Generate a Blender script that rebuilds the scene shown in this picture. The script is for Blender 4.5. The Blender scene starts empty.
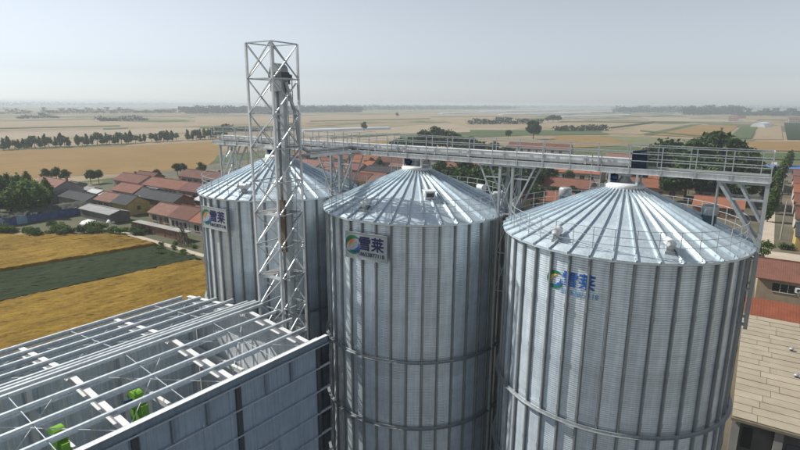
import bpy, math, random
import numpy as np
from mathutils import Vector, Matrix
R_ = math.radians
random.seed(7); rng = np.random.default_rng(7)
scene = bpy.context.scene
COL = scene.collection

# ------------------------------------------------------------------ camera
PITCH, ROLL, AZ, FPX = 12.84, 0.37, 33.587, 533.0       # pixels of an 800-wide frame
CAM = Vector((16.91, -27.27, 30.0))
_p, _r, _a = R_(PITCH), R_(ROLL), R_(AZ)
def _to_site(v):            # camera-levelled frame -> site frame (x along the silo row)
    return Vector((v[0]*math.cos(_a) - v[1]*math.sin(_a), v[0]*math.sin(_a) + v[1]*math.cos(_a), v[2]))
_F = Vector((0, math.cos(_p), -math.sin(_p))); _X = Vector((1, 0, 0)); _U = _X.cross(_F)
_X2 = _X*math.cos(_r) + _U*math.sin(_r); _U2 = -_X*math.sin(_r) + _U*math.cos(_r)
F, X, U = _to_site(_F), _to_site(_X2), _to_site(_U2)
cam = bpy.data.cameras.new('camera'); cam.sensor_width = 36; cam.lens = FPX/800*36
cam.clip_start = 0.1; cam.clip_end = 60000
cam_o = bpy.data.objects.new('camera', cam); COL.objects.link(cam_o)
cam_o.matrix_world = Matrix(((X.x, U.x, -F.x, CAM.x), (X.y, U.y, -F.y, CAM.y), (X.z, U.z, -F.z, CAM.z), (0, 0, 0, 1)))
scene.camera = cam_o
def gp(u, v, z=0.0):        # surveyed position of a spot on the ground seen at (u, v)
    d = F + X*((u-400)/FPX) - U*((v-225)/FPX)
    t = (z-CAM.z)/d.z
    return CAM + d*t

# ------------------------------------------------------------------ sky, sun, exposure
SUN_AZ, SUN_EL = -69.0, 41.0        # azimuth right of the view direction, elevation
_s = R_(SUN_AZ)
sun_dir = _to_site(Vector((math.sin(_s)*math.cos(R_(SUN_EL)), math.cos(_s)*math.cos(R_(SUN_EL)), math.sin(R_(SUN_EL)))))
world = bpy.data.worlds.new('World'); scene.world = world; world.use_nodes = True
wn, wl = world.node_tree.nodes, world.node_tree.links
wn.clear()
sky = wn.new('ShaderNodeTexSky'); sky.sky_type = 'NISHITA'; sky.sun_disc = False
sky.sun_elevation = R_(SUN_EL); sky.sun_rotation = math.atan2(sun_dir.x, sun_dir.y)
sky.altitude = 0; sky.air_density = 1.0; sky.dust_density = 0.25; sky.ozone_density = 5.0
hsv = wn.new('ShaderNodeHueSaturation'); hsv.inputs['Saturation'].default_value = 0.22
bg = wn.new('ShaderNodeBackground'); bg.inputs['Strength'].default_value = 0.092
wo = wn.new('ShaderNodeOutputWorld')
tint = wn.new('ShaderNodeMix'); tint.data_type = 'RGBA'; tint.blend_type = 'MULTIPLY'; tint.inputs[0].default_value = 1; tint.inputs[7].default_value = (.955, 1, 1.045, 1)
wl.new(sky.outputs[0], hsv.inputs['Color']); wl.new(hsv.outputs[0], tint.inputs[6]); wl.new(tint.outputs[2], bg.inputs['Color']); wl.new(bg.outputs[0], wo.inputs['Surface'])
sun = bpy.data.lights.new('sun', 'SUN'); sun.energy = 5.0; sun.angle = R_(0.6); sun.color = (1, .955, .88)
sun_o = bpy.data.objects.new('sun', sun); COL.objects.link(sun_o)
sun_o.rotation_euler = (-sun_dir).to_track_quat('-Z', 'Y').to_euler(); sun_o.location = (0, 0, 60)
scene.view_settings.view_transform = 'Standard'; scene.view_settings.look = 'None'
scene.view_settings.exposure = 0.26; scene.view_settings.gamma = 1.0
scene.view_settings.use_curve_mapping = False
scene.render.engine = 'CYCLES'
cy = scene.cycles
cy.use_denoising = True; cy.max_bounces = 6; cy.volume_bounces = 1; cy.diffuse_bounces = 3; cy.glossy_bounces = 3
cy.transparent_max_bounces = 8; cy.sample_clamp_indirect = 6; cy.caustics_reflective = False; cy.caustics_refractive = False

# ------------------------------------------------------------------ mesh helpers
class MB:
    def __init__(s): s.v = []; s.f = []; s.smooth = []
    def add(s, vs, fs, smooth=False):
        n = len(s.v); s.v += [tuple(p) for p in vs]; s.f += [tuple(i+n for i in f) for f in fs]; s.smooth += [smooth]*len(fs)
        return s
    def box(s, x0, x1, y0, y1, z0, z1):
        return s.add([(x0,y0,z0),(x1,y0,z0),(x1,y1,z0),(x0,y1,z0),(x0,y0,z1),(x1,y0,z1),(x1,y1,z1),(x0,y1,z1)],
                     [(0,3,2,1),(4,5,6,7),(0,1,5,4),(1,2,6,5),(2,3,7,6),(3,0,4,7)])
    def beam(s, p, q, w, h, up=(0,0,1)):          # rectangular bar from p to q
        p, q = Vector(p), Vector(q); d = (q-p).normalized(); up = Vector(up)
        if abs(d.dot(up)) > .98: up = Vector((0,1,0)) if abs(d.y) < .9 else Vector((1,0,0))
        a = d.cross(up).normalized()*(w/2); b = a.cross(d).normalized()*(h/2)
        vs = [p-a-b, p+a-b, p+a+b, p-a+b, q-a-b, q+a-b, q+a+b, q-a+b]
        return s.add(vs, [(0,3,2,1),(4,5,6,7),(0,1,5,4),(1,2,6,5),(2,3,7,6),(3,0,4,7)])
    def angle(s, p, q, w, t=.012, up=(0,0,1)):    # L-section
        p, q = Vector(p), Vector(q); d = (q-p).normalized(); up = Vector(up)
        if abs(d.dot(up)) > .98: up = Vector((0,1,0))
        a = d.cross(up).normalized(); b = a.cross(d).normalized()
        s.beam(p+a*(w/2), q+a*(w/2), w, t, b); s.beam(p+b*(w/2), q+b*(w/2), w, t, a); return s
    def tube(s, p, q, r, n=8, r2=None, caps=True):
        p, q = Vector(p), Vector(q); d = (q-p).normalized(); up = Vector((0,0,1)) if abs(d.z) < .95 else Vector((1,0,0))
        a = d.cross(up).normalized(); b = a.cross(d); r2 = r if r2 is None else r2
        vs = [p+(a*math.cos(2*math.pi*i/n)+b*math.sin(2*math.pi*i/n))*r for i in range(n)] + \
             [q+(a*math.cos(2*math.pi*i/n)+b*math.sin(2*math.pi*i/n))*r2 for i in range(n)]
        s.add(vs, [(i,(i+1)%n,n+(i+1)%n,n+i) for i in range(n)], True)
        if caps: s.add(vs, [tuple(range(n-1,-1,-1)), tuple(range(n,2*n))])
        return s
    def path(s, pts, r, n=8):
        for a, b in zip(pts, pts[1:]): s.tube(a, b, r, n)
        return s
    def ring(s, r0, r1, z0, z1, n=72, a0=0, a1=360):
        full = abs(a1-a0) >= 360; m = n if full else n+1
        vs = []
        for i in range(m):
            t = R_(a0+(a1-a0)*i/n); c, d = math.cos(t), math.sin(t)
            vs += [(r0*c,r0*d,z0),(r1*c,r1*d,z0),(r1*c,r1*d,z1),(r0*c,r0*d,z1)]
        fs = []
        for i in range(n):
            j = (i+1) % m
            for k in range(4):
                l = (k+1) % 4; fs.append((4*i+k, 4*i+l, 4*j+l, 4*j+k)[::-1])
        s.add(vs, fs); return s
    def lathe(s, prof, n=24, c=(0,0,0), smooth=True):
        vs = []
        for i in range(n):
            t = 2*math.pi*i/n; vs += [(c[0]+r*math.cos(t), c[1]+r*math.sin(t), c[2]+z) for r, z in prof]
        m = len(prof); fs = []
        for i in range(n):
            j = (i+1) % n
            for k in range(m-1): fs.append((i*m+k, j*m+k, j*m+k+1, i*m+k+1))
        return s.add(vs, fs, smooth)
    def mesh(s, name, mat):
        me = bpy.data.meshes.new(name); me.from_pydata(s.v, [], s.f); me.update()
        if any(s.smooth): me.polygons.foreach_set('use_smooth', s.smooth)
        if mat: me.materials.append(mat)
        return me
    def build(s, name, mat, parent=None, loc=None, rz=0):
        return put(name, s.mesh(name, mat), parent, loc, rz)
def put(name, me, parent=None, loc=None, rz=0):
    o = bpy.data.objects.new(name, me); COL.objects.link(o)
    if parent: o.parent = parent
    if loc is not None: o.location = loc
    if rz: o.rotation_euler = (0, 0, rz)
    return o
def thing(name, label, cat, loc=(0,0,0), rz=0, group=None):
    o = put(name, None, None, loc, rz); return tag(o, label, cat, group)
def tag(o, label, cat, group=None):
    o['label'] = label; o['category'] = cat
    if group: o['group'] = group
    return o
def structure(o): o['kind'] = 'structure'; return o

# ------------------------------------------------------------------ materials
def mat(name, col, rough=.7, metal=0.0, var=.12, scale=1.0, bump=0.0, bscale=20., detail=4, spec=.5, col2=None, contrast=1.0, coords='Object', rnd=0.0, stretch=(1,1,1)):
    m = bpy.data.materials.new(name); m.use_nodes = True; n, l = m.node_tree.nodes, m.node_tree.links
    b = n['Principled BSDF']; b.inputs['Roughness'].default_value = rough; b.inputs['Metallic'].default_value = metal
    b.inputs['Specular IOR Level'].default_value = spec
    tc = n.new('ShaderNodeTexCoord'); mp = n.new('ShaderNodeMapping'); mp.inputs['Scale'].default_value = stretch
    l.new(tc.outputs[coords], mp.inputs['Vector'])
    nz = n.new('ShaderNodeTexNoise'); nz.inputs['Scale'].default_value = scale; nz.inputs['Detail'].default_value = detail; nz.inputs['Roughness'].default_value = .62
    l.new(mp.outputs[0], nz.inputs['Vector'])
    rp = n.new('ShaderNodeValToRGB'); e = rp.color_ramp.elements
    c2 = col2 or tuple(c*(1-var*2) for c in col); c1 = col if col2 else tuple(min(1, c*(1+var)) for c in col)
    w = .25/contrast; e[0].position = .5-w; e[1].position = .5+w; e[0].color = (*c2, 1); e[1].color = (*c1, 1)
    l.new(nz.outputs['Fac'], rp.inputs[0]); out = rp.outputs[0]
    if rnd:
        oi = n.new('ShaderNodeObjectInfo'); mr = n.new('ShaderNodeMapRange'); mr.inputs[3].default_value = 1-rnd; mr.inputs[4].default_value = 1+rnd
        l.new(oi.outputs['Random'], mr.inputs[0])
        mx = n.new('ShaderNodeMix'); mx.data_type = 'RGBA'; mx.blend_type = 'MULTIPLY'; mx.inputs[0].default_value = 1
        l.new(out, mx.inputs[6]); l.new(mr.outputs[0], mx.inputs[7]); out = mx.outputs[2]
    l.new(out, b.inputs['Base Color'])
    if bump:
        nb = n.new('ShaderNodeTexNoise'); nb.inputs['Scale'].default_value = bscale; nb.inputs['Detail'].default_value = 3; l.new(mp.outputs[0], nb.inputs['Vector'])
        bp = n.new('ShaderNodeBump'); bp.inputs['Strength'].default_value = bump; bp.inputs['Distance'].default_value = .05
        l.new(nb.outputs['Fac'], bp.inputs['Height']); l.new(bp.outputs[0], b.inputs['Normal'])
    return m

def galv(name, base=.55, rough=.38, metal=.85, tint=(1,1,1.03), rows=0.0, rnd=.06, streak=True):
    """weathered galvanised steel: spangle, runs, and rolls of sheet with a tone of their own"""
    m = bpy.data.materials.new(name); m.use_nodes = True; n, l = m.node_tree.nodes, m.node_tree.links
    b = n['Principled BSDF']; b.inputs['Metallic'].default_value = metal
    tc = n.new('ShaderNodeTexCoord')
    nz = n.new('ShaderNodeTexNoise'); nz.inputs['Scale'].default_value = 1.3; nz.inputs['Detail'].default_value = 6; nz.inputs['Roughness'].default_value = .7
    l.new(tc.outputs['Object'], nz.inputs['Vector'])
    mp = n.new('ShaderNodeMapping'); mp.inputs['Scale'].default_value = (9, 9, .35); l.new(tc.outputs['Object'], mp.inputs['Vector'])
    st = n.new('ShaderNodeTexNoise'); st.inputs['Scale'].default_value = 1.0; st.inputs['Detail'].default_value = 4; l.new(mp.outputs[0], st.inputs['Vector'])
    ad = n.new('ShaderNodeMath'); ad.operation = 'ADD'; l.new(nz.outputs['Fac'], ad.inputs[0]); l.new(st.outputs['Fac'], ad.inputs[1])
    mr = n.new('ShaderNodeMapRange'); mr.inputs[1].default_value = .7; mr.inputs[2].default_value = 1.3; mr.inputs[3].default_value = .78; mr.inputs[4].default_value = 1.12
    l.new(ad.outputs[0], mr.inputs[0]); val = mr.outputs[0]
    oi = n.new('ShaderNodeObjectInfo')
    def mul(a, bsock):
        k = n.new('ShaderNodeMath'); k.operation = 'MULTIPLY'; l.new(a, k.inputs[0]); l.new(bsock, k.inputs[1]); return k.outputs[0]
    r1 = n.new('ShaderNodeMapRange'); r1.inputs[3].default_value = 1-rnd; r1.inputs[4].default_value = 1+rnd; l.new(oi.outputs['Random'], r1.inputs[0]); val = mul(val, r1.outputs[0])
    if rows:
        sx = n.new('ShaderNodeSeparateXYZ'); l.new(tc.outputs['Object'], sx.inputs[0])
        dv = n.new('ShaderNodeMath'); dv.operation = 'DIVIDE'; dv.inputs[1].default_value = rows; l.new(sx.outputs['Z'], dv.inputs[0])
        fl = n.new('ShaderNodeMath'); fl.operation = 'FLOOR'; l.new(dv.outputs[0], fl.inputs[0])
        cb = n.new('ShaderNodeCombineXYZ'); l.new(fl.outputs[0], cb.inputs[0]); l.new(oi.outputs['Random'], cb.inputs[1])
        wh = n.new('ShaderNodeTexWhiteNoise'); wh.noise_dimensions = '2D'; l.new(cb.outputs[0], wh.inputs['Vector'])
        r2 = n.new('ShaderNodeMapRange'); r2.inputs[3].default_value = .92; r2.inputs[4].default_value = 1.06; l.new(wh.outputs['Value'], r2.inputs[0]); val = mul(val, r2.outputs[0])
    mx = n.new('ShaderNodeMix'); mx.data_type = 'RGBA'; mx.blend_type = 'MULTIPLY'; mx.inputs[0].default_value = 1
    mx.inputs[6].default_value = (base*tint[0], base*tint[1], base*tint[2], 1); l.new(val, mx.inputs[7]); l.new(mx.outputs[2], b.inputs['Base Color'])
    r3 = n.new('ShaderNodeMapRange'); r3.inputs[1].default_value = .3; r3.inputs[2].default_value = .7; r3.inputs[3].default_value = rough-.07; r3.inputs[4].default_value = rough+.1
    l.new(nz.outputs['Fac'], r3.inputs[0]); l.new(r3.outputs[0], b.inputs['Roughness'])
    return m

def leaf_mat(name, col, col2, trans=.25):
    m = bpy.data.materials.new(name); m.use_nodes = True; n, l = m.node_tree.nodes, m.node_tree.links
    b = n['Principled BSDF']; b.inputs['Roughness'].default_value = .65; b.inputs['Specular IOR Level'].default_value = .25
    g = n.new('ShaderNodeNewGeometry'); oi = n.new('ShaderNodeObjectInfo')
    mx = n.new('ShaderNodeMix'); mx.data_type = 'RGBA'; mx.inputs[6].default_value = (*col, 1); mx.inputs[7].default_value = (*col2, 1)
    l.new(g.outputs['Random Per Island'], mx.inputs[0])
    mr = n.new('ShaderNodeMapRange'); mr.inputs[3].default_value = .75; mr.inputs[4].default_value = 1.25; l.new(oi.outputs['Random'], mr.inputs[0])
    m2 = n.new('ShaderNodeMix'); m2.data_type = 'RGBA'; m2.blend_type = 'MULTIPLY'; m2.inputs[0].default_value = 1
    l.new(mx.outputs[2], m2.inputs[6]); l.new(mr.outputs[0], m2.inputs[7]); l.new(m2.outputs[2], b.inputs['Base Color'])
    t = n.new('ShaderNodeBsdfTranslucent'); l.new(m2.outputs[2], t.inputs['Color'])
    ms = n.new('ShaderNodeMixShader'); ms.inputs[0].default_value = trans
    l.new(b.outputs[0], ms.inputs[1]); l.new(t.outputs[0], ms.inputs[2]); l.new(ms.outputs[0], n['Material Output'].inputs['Surface'])
    return m

M = {}
M['wall_steel'] = galv('wall_steel', .78, .36, .48, (.88, 1, 1.09), rows=.8)  # blue tint puts skylight colour into the wall sheets
M['stiffener'] = galv('stiffener', .36, .45, .5, (.92, 1, 1.04))
M['roof_steel'] = galv('roof_steel', .76, .38, .55, (.86, 1, 1.09))  # roof tint likewise carries skylight blue
M['frame_steel'] = galv('frame_steel', .48, .5, .4, (.92, 1, 1.04))
M['bright_steel'] = galv('bright_steel', .72, .5, .2, (.97, 1, 1.02))
M['dark_steel'] = mat('dark_steel', (.09, .10, .11), .6, .4)
M['grating'] = mat('grating', (.28, .29, .29), .6, .5, bump=.3, bscale=40)
M['casing'] = galv('casing', .70, .5, .25, (.97, 1, 1.02))
M['navy'] = mat('navy', (.012, .028, .06), .45, .2, var=.2)
M['fan_blue'] = mat('fan_blue', (.06, .11, .15), .5, .2)
M['motor_blue'] = mat('motor_blue', (.02, .07, .16), .4, .2, var=.2)
M['purlin'] = galv('purlin', .66, .45, .35, (.92, 1, 1.05))
M['white_steel'] = mat('white_steel', (.72, .73, .73), .5, 0, var=.06)
M['clad'] = galv('clad', .46, .5, .25, (.76, .97, 1.2))  # blue-grey tint puts skylit shade into the outer sheets
M['fascia'] = galv('fascia', .30, .5, .25, (.76, .97, 1.2)); M['girt'] = galv('girt', .55, .5, .3, (.85, .97, 1.12)); M['clad_far_lit'] = galv('clad_far_lit', .74, .5, .25, (.9, 1, 1.06)); M['clad_gable_lit'] = galv('clad_gable_lit', .78, .5, .1, (.95, 1, 1.03))  # fascia painted as shaded recess; inner sheets lightened as if lit from above
M['green'] = mat('green', (.17, .40, .03), .4, 0, var=.15, scale=2)
M['ochre'] = mat('ochre', (.45, .25, .03), .5)
M['board'] = mat('board', (.40, .44, .45), .45, .1, var=.08)
M['ink_navy'] = mat('ink_navy', (.012, .014, .10), .5)
M['ink_blue'] = mat('ink_blue', (.03, .13, .45), .5)
M['ink_sky'] = mat('ink_sky', (.15, .38, .62), .5)
M['ink_green'] = mat('ink_green', (.01, .17, .07), .5)
M['ink_orange'] = mat('ink_orange', (.75, .22, .05), .5)
M['ink_yellow'] = mat('ink_yellow', (.75, .50, .12), .5)
M['concrete'] = mat('concrete', (.30, .29, .27), .9, 0, var=.15, scale=.4, bump=.3)
M['dirt'] = mat('dirt', (.15, .12, .08), .95, 0, scale=.08, detail=8, col2=(.055, .06, .032), contrast=1.6)
M['grassy'] = mat('grassy', (.045, .064, .020), .95, 0, scale=.15, detail=8, col2=(.10, .085, .048), contrast=1.3)
M['yard'] = mat('yard', (.10, .10, .10), .9, 0, var=.2, scale=.3, bump=.3)  # darker than concrete, to darken reflections in the silo walls
M['road'] = mat('road', (.42, .36, .28), .9, 0, var=.1, scale=.3)

# ------------------------------------------------------------------ large structure: ground and fields
def coords_axis():
    a = [0, 25, 50, 80, 120, 180, 260, 380, 550, 800, 1200, 1800, 2700, 4000, 6000, 9000, 13000]
    return sorted(set([-x for x in a] + a))
ax = coords_axis(); b = MB()
b.add([(x, y, 0) for y in ax for x in ax], [(j*len(ax)+i, j*len(ax)+i+1, (j+1)*len(ax)+i+1, (j+1)*len(ax)+i) for j in range(len(ax)-1) for i in range(len(ax)-1)])
def farmland():
    m = bpy.data.materials.new('farmland'); m.use_nodes = True; n, l = m.node_tree.nodes, m.node_tree.links
    bs = n['Principled BSDF']; bs.inputs['Roughness'].default_value = .95; bs.inputs['Specular IOR Level'].default_value = .1
    tc = n.new('ShaderNodeTexCoord'); mp = n.new('ShaderNodeMapping'); mp.inputs['Rotation'].default_value = (0, 0, .12); mp.inputs['Scale'].default_value = (1/48, 1/260, 1)
    l.new(tc.outputs['Object'], mp.inputs[0])
    vo = n.new('ShaderNodeTexVoronoi'); vo.voronoi_dimensions = '2D'; vo.distance = 'CHEBYCHEV'; vo.inputs['Scale'].default_value = 1; vo.inputs['Randomness'].default_value = .75
    l.new(mp.outputs[0], vo.inputs['Vector'])
    sp = n.new('ShaderNodeSeparateColor'); l.new(vo.outputs['Color'], sp.inputs[0])
    big = n.new('ShaderNodeTexNoise'); big.noise_dimensions = '2D'; big.inputs['Scale'].default_value = .0016; big.inputs['Detail'].default_value = 2; l.new(tc.outputs['Object'], big.inputs['Vector'])
    ad = n.new('ShaderNodeMath'); ad.operation = 'MULTIPLY_ADD'; ad.inputs[1].default_value = .75; l.new(sp.outputs[0], ad.inputs[0])
    m2 = n.new('ShaderNodeMath'); m2.operation = 'MULTIPLY_ADD'; m2.inputs[1].default_value = .9; m2.inputs[2].default_value = -.33; l.new(big.outputs['Fac'], m2.inputs[0]); l.new(m2.outputs[0], ad.inputs[2])
    rp = n.new('ShaderNodeValToRGB'); rp.color_ramp.interpolation = 'CONSTANT'; e = rp.color_ramp.elements
    cs = [(0, (.20, .16, .10)), (.14, (.24, .19, .12)), (.28, (.11, .125, .06)), (.36, (.26, .21, .14)), (.50, (.09, .11, .05)), (.58, (.23, .185, .12)), (.72, (.13, .14, .075)), (.80, (.24, .195, .135)), (.90, (.06, .085, .04))]
    e[0].position = 0; e[0].color = (*cs[0][1], 1); e[1].position = cs[1][0]; e[1].color = (*cs[1][1], 1)
    for p, c in cs[2:]:
        k = e.new(p); k.color = (*c, 1)
    l.new(ad.outputs[0], rp.inputs[0])
    fn = n.new('ShaderNodeTexNoise'); fn.inputs['Scale'].default_value = .05; fn.inputs['Detail'].default_value = 8; l.new(tc.outputs['Object'], fn.inputs['Vector'])
    mr = n.new('ShaderNodeMapRange'); mr.inputs[1].default_value = .3; mr.inputs[2].default_value = .7; mr.inputs[3].default_value = .75; mr.inputs[4].default_value = 1.2; l.new(fn.outputs['Fac'], mr.inputs[0])
    mx = n.new('ShaderNodeMix'); mx.data_type = 'RGBA'; mx.blend_type = 'MULTIPLY'; mx.inputs[0].default_value = 1; l.new(rp.outputs[0], mx.inputs[6]); l.new(mr.outputs[0], mx.inputs[7])
    l.new(mx.outputs[2], bs.inputs['Base Color']); return m
structure(b.build('ground', farmland()))

def crop_mat(name, c1, c2, rows=.9, ang=.17, patch=.07, rough=.95, fine=2.0):
    m = bpy.data.materials.new(name); m.use_nodes = True; n, l = m.node_tree.nodes, m.node_tree.links
    bs = n['Principled BSDF']; bs.inputs['Roughness'].default_value = rough; bs.inputs['Specular IOR Level'].default_value = .1
    tc = n.new('ShaderNodeTexCoord')
    n1 = n.new('ShaderNodeTexNoise'); n1.inputs['Scale'].default_value = patch; n1.inputs['Detail'].default_value = 8; n1.inputs['Roughness'].default_value = .6; l.new(tc.outputs['Object'], n1.inputs['Vector'])
    mp = n.new('ShaderNodeMapping'); mp.inputs['Rotation'].default_value = (0, 0, ang); mp.inputs['Scale'].default_value = (rows, .06, 1); l.new(tc.outputs['Object'], mp.inputs[0])
    n2 = n.new('ShaderNodeTexNoise'); n2.inputs['Scale'].default_value = 1; n2.inputs['Detail'].default_value = 5; n2.inputs['Roughness'].default_value = .75; l.new(mp.outputs[0], n2.inputs['Vector'])
    ad = n.new('ShaderNodeMath'); ad.operation = 'ADD'; l.new(n1.outputs['Fac'], ad.inputs[0]); l.new(n2.outputs['Fac'], ad.inputs[1])
    n3 = n.new('ShaderNodeTexNoise'); n3.inputs['Scale'].default_value = fine; n3.inputs['Detail'].default_value = 4; n3.inputs['Roughness'].default_value = .8; l.new(tc.outputs['Object'], n3.inputs['Vector'])
    a3 = n.new('ShaderNodeMath'); a3.operation = 'ADD'; l.new(ad.outputs[0], a3.inputs[0]); l.new(n3.outputs['Fac'], a3.inputs[1])
    mr = n.new('ShaderNodeMapRange'); mr.inputs[1].default_value = 1.2; mr.inputs[2].default_value = 1.8; l.new(a3.outputs[0], mr.inputs[0])
    mx = n.new('ShaderNodeMix'); mx.data_type = 'RGBA'; mx.inputs[6].default_value = (*c2, 1); mx.inputs[7].default_value = (*c1, 1); l.new(mr.outputs[0], mx.inputs[0])
    l.new(mx.outputs[2], bs.inputs['Base Color']); return m
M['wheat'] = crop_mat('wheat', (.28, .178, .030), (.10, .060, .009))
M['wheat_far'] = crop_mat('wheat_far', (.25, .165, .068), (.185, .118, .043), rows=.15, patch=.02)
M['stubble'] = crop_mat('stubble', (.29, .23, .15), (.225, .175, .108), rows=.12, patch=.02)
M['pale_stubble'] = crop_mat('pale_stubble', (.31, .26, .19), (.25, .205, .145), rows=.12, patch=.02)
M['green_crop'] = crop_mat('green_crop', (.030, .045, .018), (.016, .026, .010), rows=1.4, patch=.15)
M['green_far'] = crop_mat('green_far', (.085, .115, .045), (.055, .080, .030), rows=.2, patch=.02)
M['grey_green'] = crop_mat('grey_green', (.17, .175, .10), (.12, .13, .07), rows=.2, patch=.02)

def raised_crop(name, m, poly_rows, top, cell=.6, rough=.22):
    """standing crop: a slab with an uneven top, as rows of (xl, xr, y)"""
    ny = len(poly_rows); nx = int(max(r-l for l, r, y in poly_rows)/cell)
    b = MB(); vs = []
    for j, (l, r, y) in enumerate(poly_rows):
        for i in range(nx+1):
            e = 0 if (i in (0, nx) or j in (0, ny-1)) else 1
            x = l+(r-l)*i/nx + e*rng.uniform(-.3, .3)*cell
            vs.append((x, y+e*rng.uniform(-.3, .3)*cell, (top+rng.normal(0, rough)*.2) if e else .02))
    fs = [(j*(nx+1)+i, j*(nx+1)+i+1, (j+1)*(nx+1)+i+1, (j+1)*(nx+1)+i) for j in range(ny-1) for i in range(nx)]
    b.add(vs, fs, False); return structure(b.build(name, m))
def edge(p, q, y): return p[0]+(q[0]-p[0])*(y-p[1])/(q[1]-p[1])
E1 = ((-92.3, 8.7), (-86.7, 35)); E2 = ((-75.1, 2.4), (-70.4, 33))
ys = [-75+k*.6 for k in range(int((33.5+75)/.6)+1)]
raised_crop('wheat_field', M['wheat'], [(edge(*E2, y), -24+.1*y, y) for y in ys], .75)
raised_crop('green_crop_field', M['green_crop'], [(edge(*E1, y)+.2, edge(*E2, y)-.3, y) for y in [-75+k*.6 for k in range(int((35+75)/.6)+1)]], .45)
tops = [gp(0, 237), gp(60, 239), gp(112, 237), gp(155, 247)]
def west(y):     # ragged far edge of the strip beside the lane
    t = [(-60, -140), (15, -126), (20, -123), (28, -113), (33, -104), (36, -99), (38, -88)]
    for (ya, xa), (yb, xb) in zip(t, t[1:]):
        if ya <= y <= yb: return xa+(xb-xa)*(y-ya)/(yb-ya)
    return -90
raised_crop('wheat_field', M['wheat'], [(west(y)+1.2*math.sin(y*.9), edge(*E1, y)-.2, y) for y in [-60+k*.6 for k in range(int(96/.6)+1)]], .75)

def patch(name, m, pts, z):
    b = MB(); b.add([(p[0], p[1], z) for p in pts], [tuple(range(len(pts)))])
    o = b.build(name, m)
    if o.data.polygons[0].normal.z < 0: o.data.flip_normals()
    return structure(o)
def px_patch(name, m, uv, z): return patch(name, m, [gp(u, v) for u, v in uv], z)
patch('yard', M['yard'], [(-24, -80), (70, -80), (70, 14), (-24, 14)], .03)  # dark and oversized so the silo walls reflect a dark ground
patch('village_ground', M['grassy'], [(-185, 18), (-60, 34), (-20, 34), (-20, 100), (-185, 110)], .02)
patch('village_ground', M['dirt'], [(-200, 100), (60, 100), (75, 330), (-230, 300)], .025)
patch('village_ground', M['dirt'], [(-20, 14), (60, 14), (60, 100), (-20, 100)], .022)
patch('road', M['road'], [(-20, 97), (90, 95), (90, 108), (-20, 106)], .045)
patch('road', M['road'], [(19.2, 108), (22.6, 108), (27, 330), (24.5, 330)], .05)
patch('path', M['road'], [(-108, 37.5), (-72, 35.8), (-72, 37.2), (-108, 39.0)], .04)
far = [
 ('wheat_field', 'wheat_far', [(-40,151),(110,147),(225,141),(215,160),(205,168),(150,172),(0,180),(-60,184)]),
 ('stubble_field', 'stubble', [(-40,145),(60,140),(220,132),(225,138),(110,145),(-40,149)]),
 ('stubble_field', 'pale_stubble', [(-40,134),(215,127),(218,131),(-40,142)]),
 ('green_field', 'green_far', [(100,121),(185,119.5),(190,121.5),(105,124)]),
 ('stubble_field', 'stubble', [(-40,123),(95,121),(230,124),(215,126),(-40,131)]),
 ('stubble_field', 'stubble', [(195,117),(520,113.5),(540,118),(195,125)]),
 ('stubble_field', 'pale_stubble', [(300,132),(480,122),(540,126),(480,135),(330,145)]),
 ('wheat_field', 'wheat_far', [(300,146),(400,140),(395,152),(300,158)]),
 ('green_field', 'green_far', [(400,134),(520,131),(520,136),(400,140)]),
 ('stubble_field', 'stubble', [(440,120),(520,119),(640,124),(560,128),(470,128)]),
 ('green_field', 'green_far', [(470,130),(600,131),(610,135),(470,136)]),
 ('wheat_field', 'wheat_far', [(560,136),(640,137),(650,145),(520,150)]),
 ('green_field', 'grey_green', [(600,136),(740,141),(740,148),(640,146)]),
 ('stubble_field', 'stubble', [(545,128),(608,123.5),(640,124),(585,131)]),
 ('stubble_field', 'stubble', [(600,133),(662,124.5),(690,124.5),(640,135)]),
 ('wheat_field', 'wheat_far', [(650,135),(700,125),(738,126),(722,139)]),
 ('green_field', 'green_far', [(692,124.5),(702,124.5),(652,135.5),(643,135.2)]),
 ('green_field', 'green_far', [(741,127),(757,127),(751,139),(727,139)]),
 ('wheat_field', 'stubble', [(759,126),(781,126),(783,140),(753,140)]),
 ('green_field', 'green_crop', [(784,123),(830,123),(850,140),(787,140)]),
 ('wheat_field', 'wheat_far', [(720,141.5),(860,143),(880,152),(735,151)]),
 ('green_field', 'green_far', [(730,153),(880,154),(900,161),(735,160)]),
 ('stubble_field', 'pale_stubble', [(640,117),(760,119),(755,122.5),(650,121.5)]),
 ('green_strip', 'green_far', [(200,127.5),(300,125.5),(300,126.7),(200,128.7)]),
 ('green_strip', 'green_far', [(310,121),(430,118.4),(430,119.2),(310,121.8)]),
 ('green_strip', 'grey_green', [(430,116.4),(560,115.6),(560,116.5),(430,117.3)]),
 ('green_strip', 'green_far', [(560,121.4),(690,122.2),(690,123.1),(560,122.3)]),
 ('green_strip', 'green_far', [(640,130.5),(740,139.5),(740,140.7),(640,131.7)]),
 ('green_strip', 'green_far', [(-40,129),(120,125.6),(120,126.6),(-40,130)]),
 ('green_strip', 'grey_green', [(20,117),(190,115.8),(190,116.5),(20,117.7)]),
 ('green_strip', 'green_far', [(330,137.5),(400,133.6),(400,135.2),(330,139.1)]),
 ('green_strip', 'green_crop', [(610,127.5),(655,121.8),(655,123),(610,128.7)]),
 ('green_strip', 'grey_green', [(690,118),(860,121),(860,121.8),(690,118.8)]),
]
for k, (nm, m, uv) in enumerate(far): px_patch(nm, M[m], uv, .06+.02*k)

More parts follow.
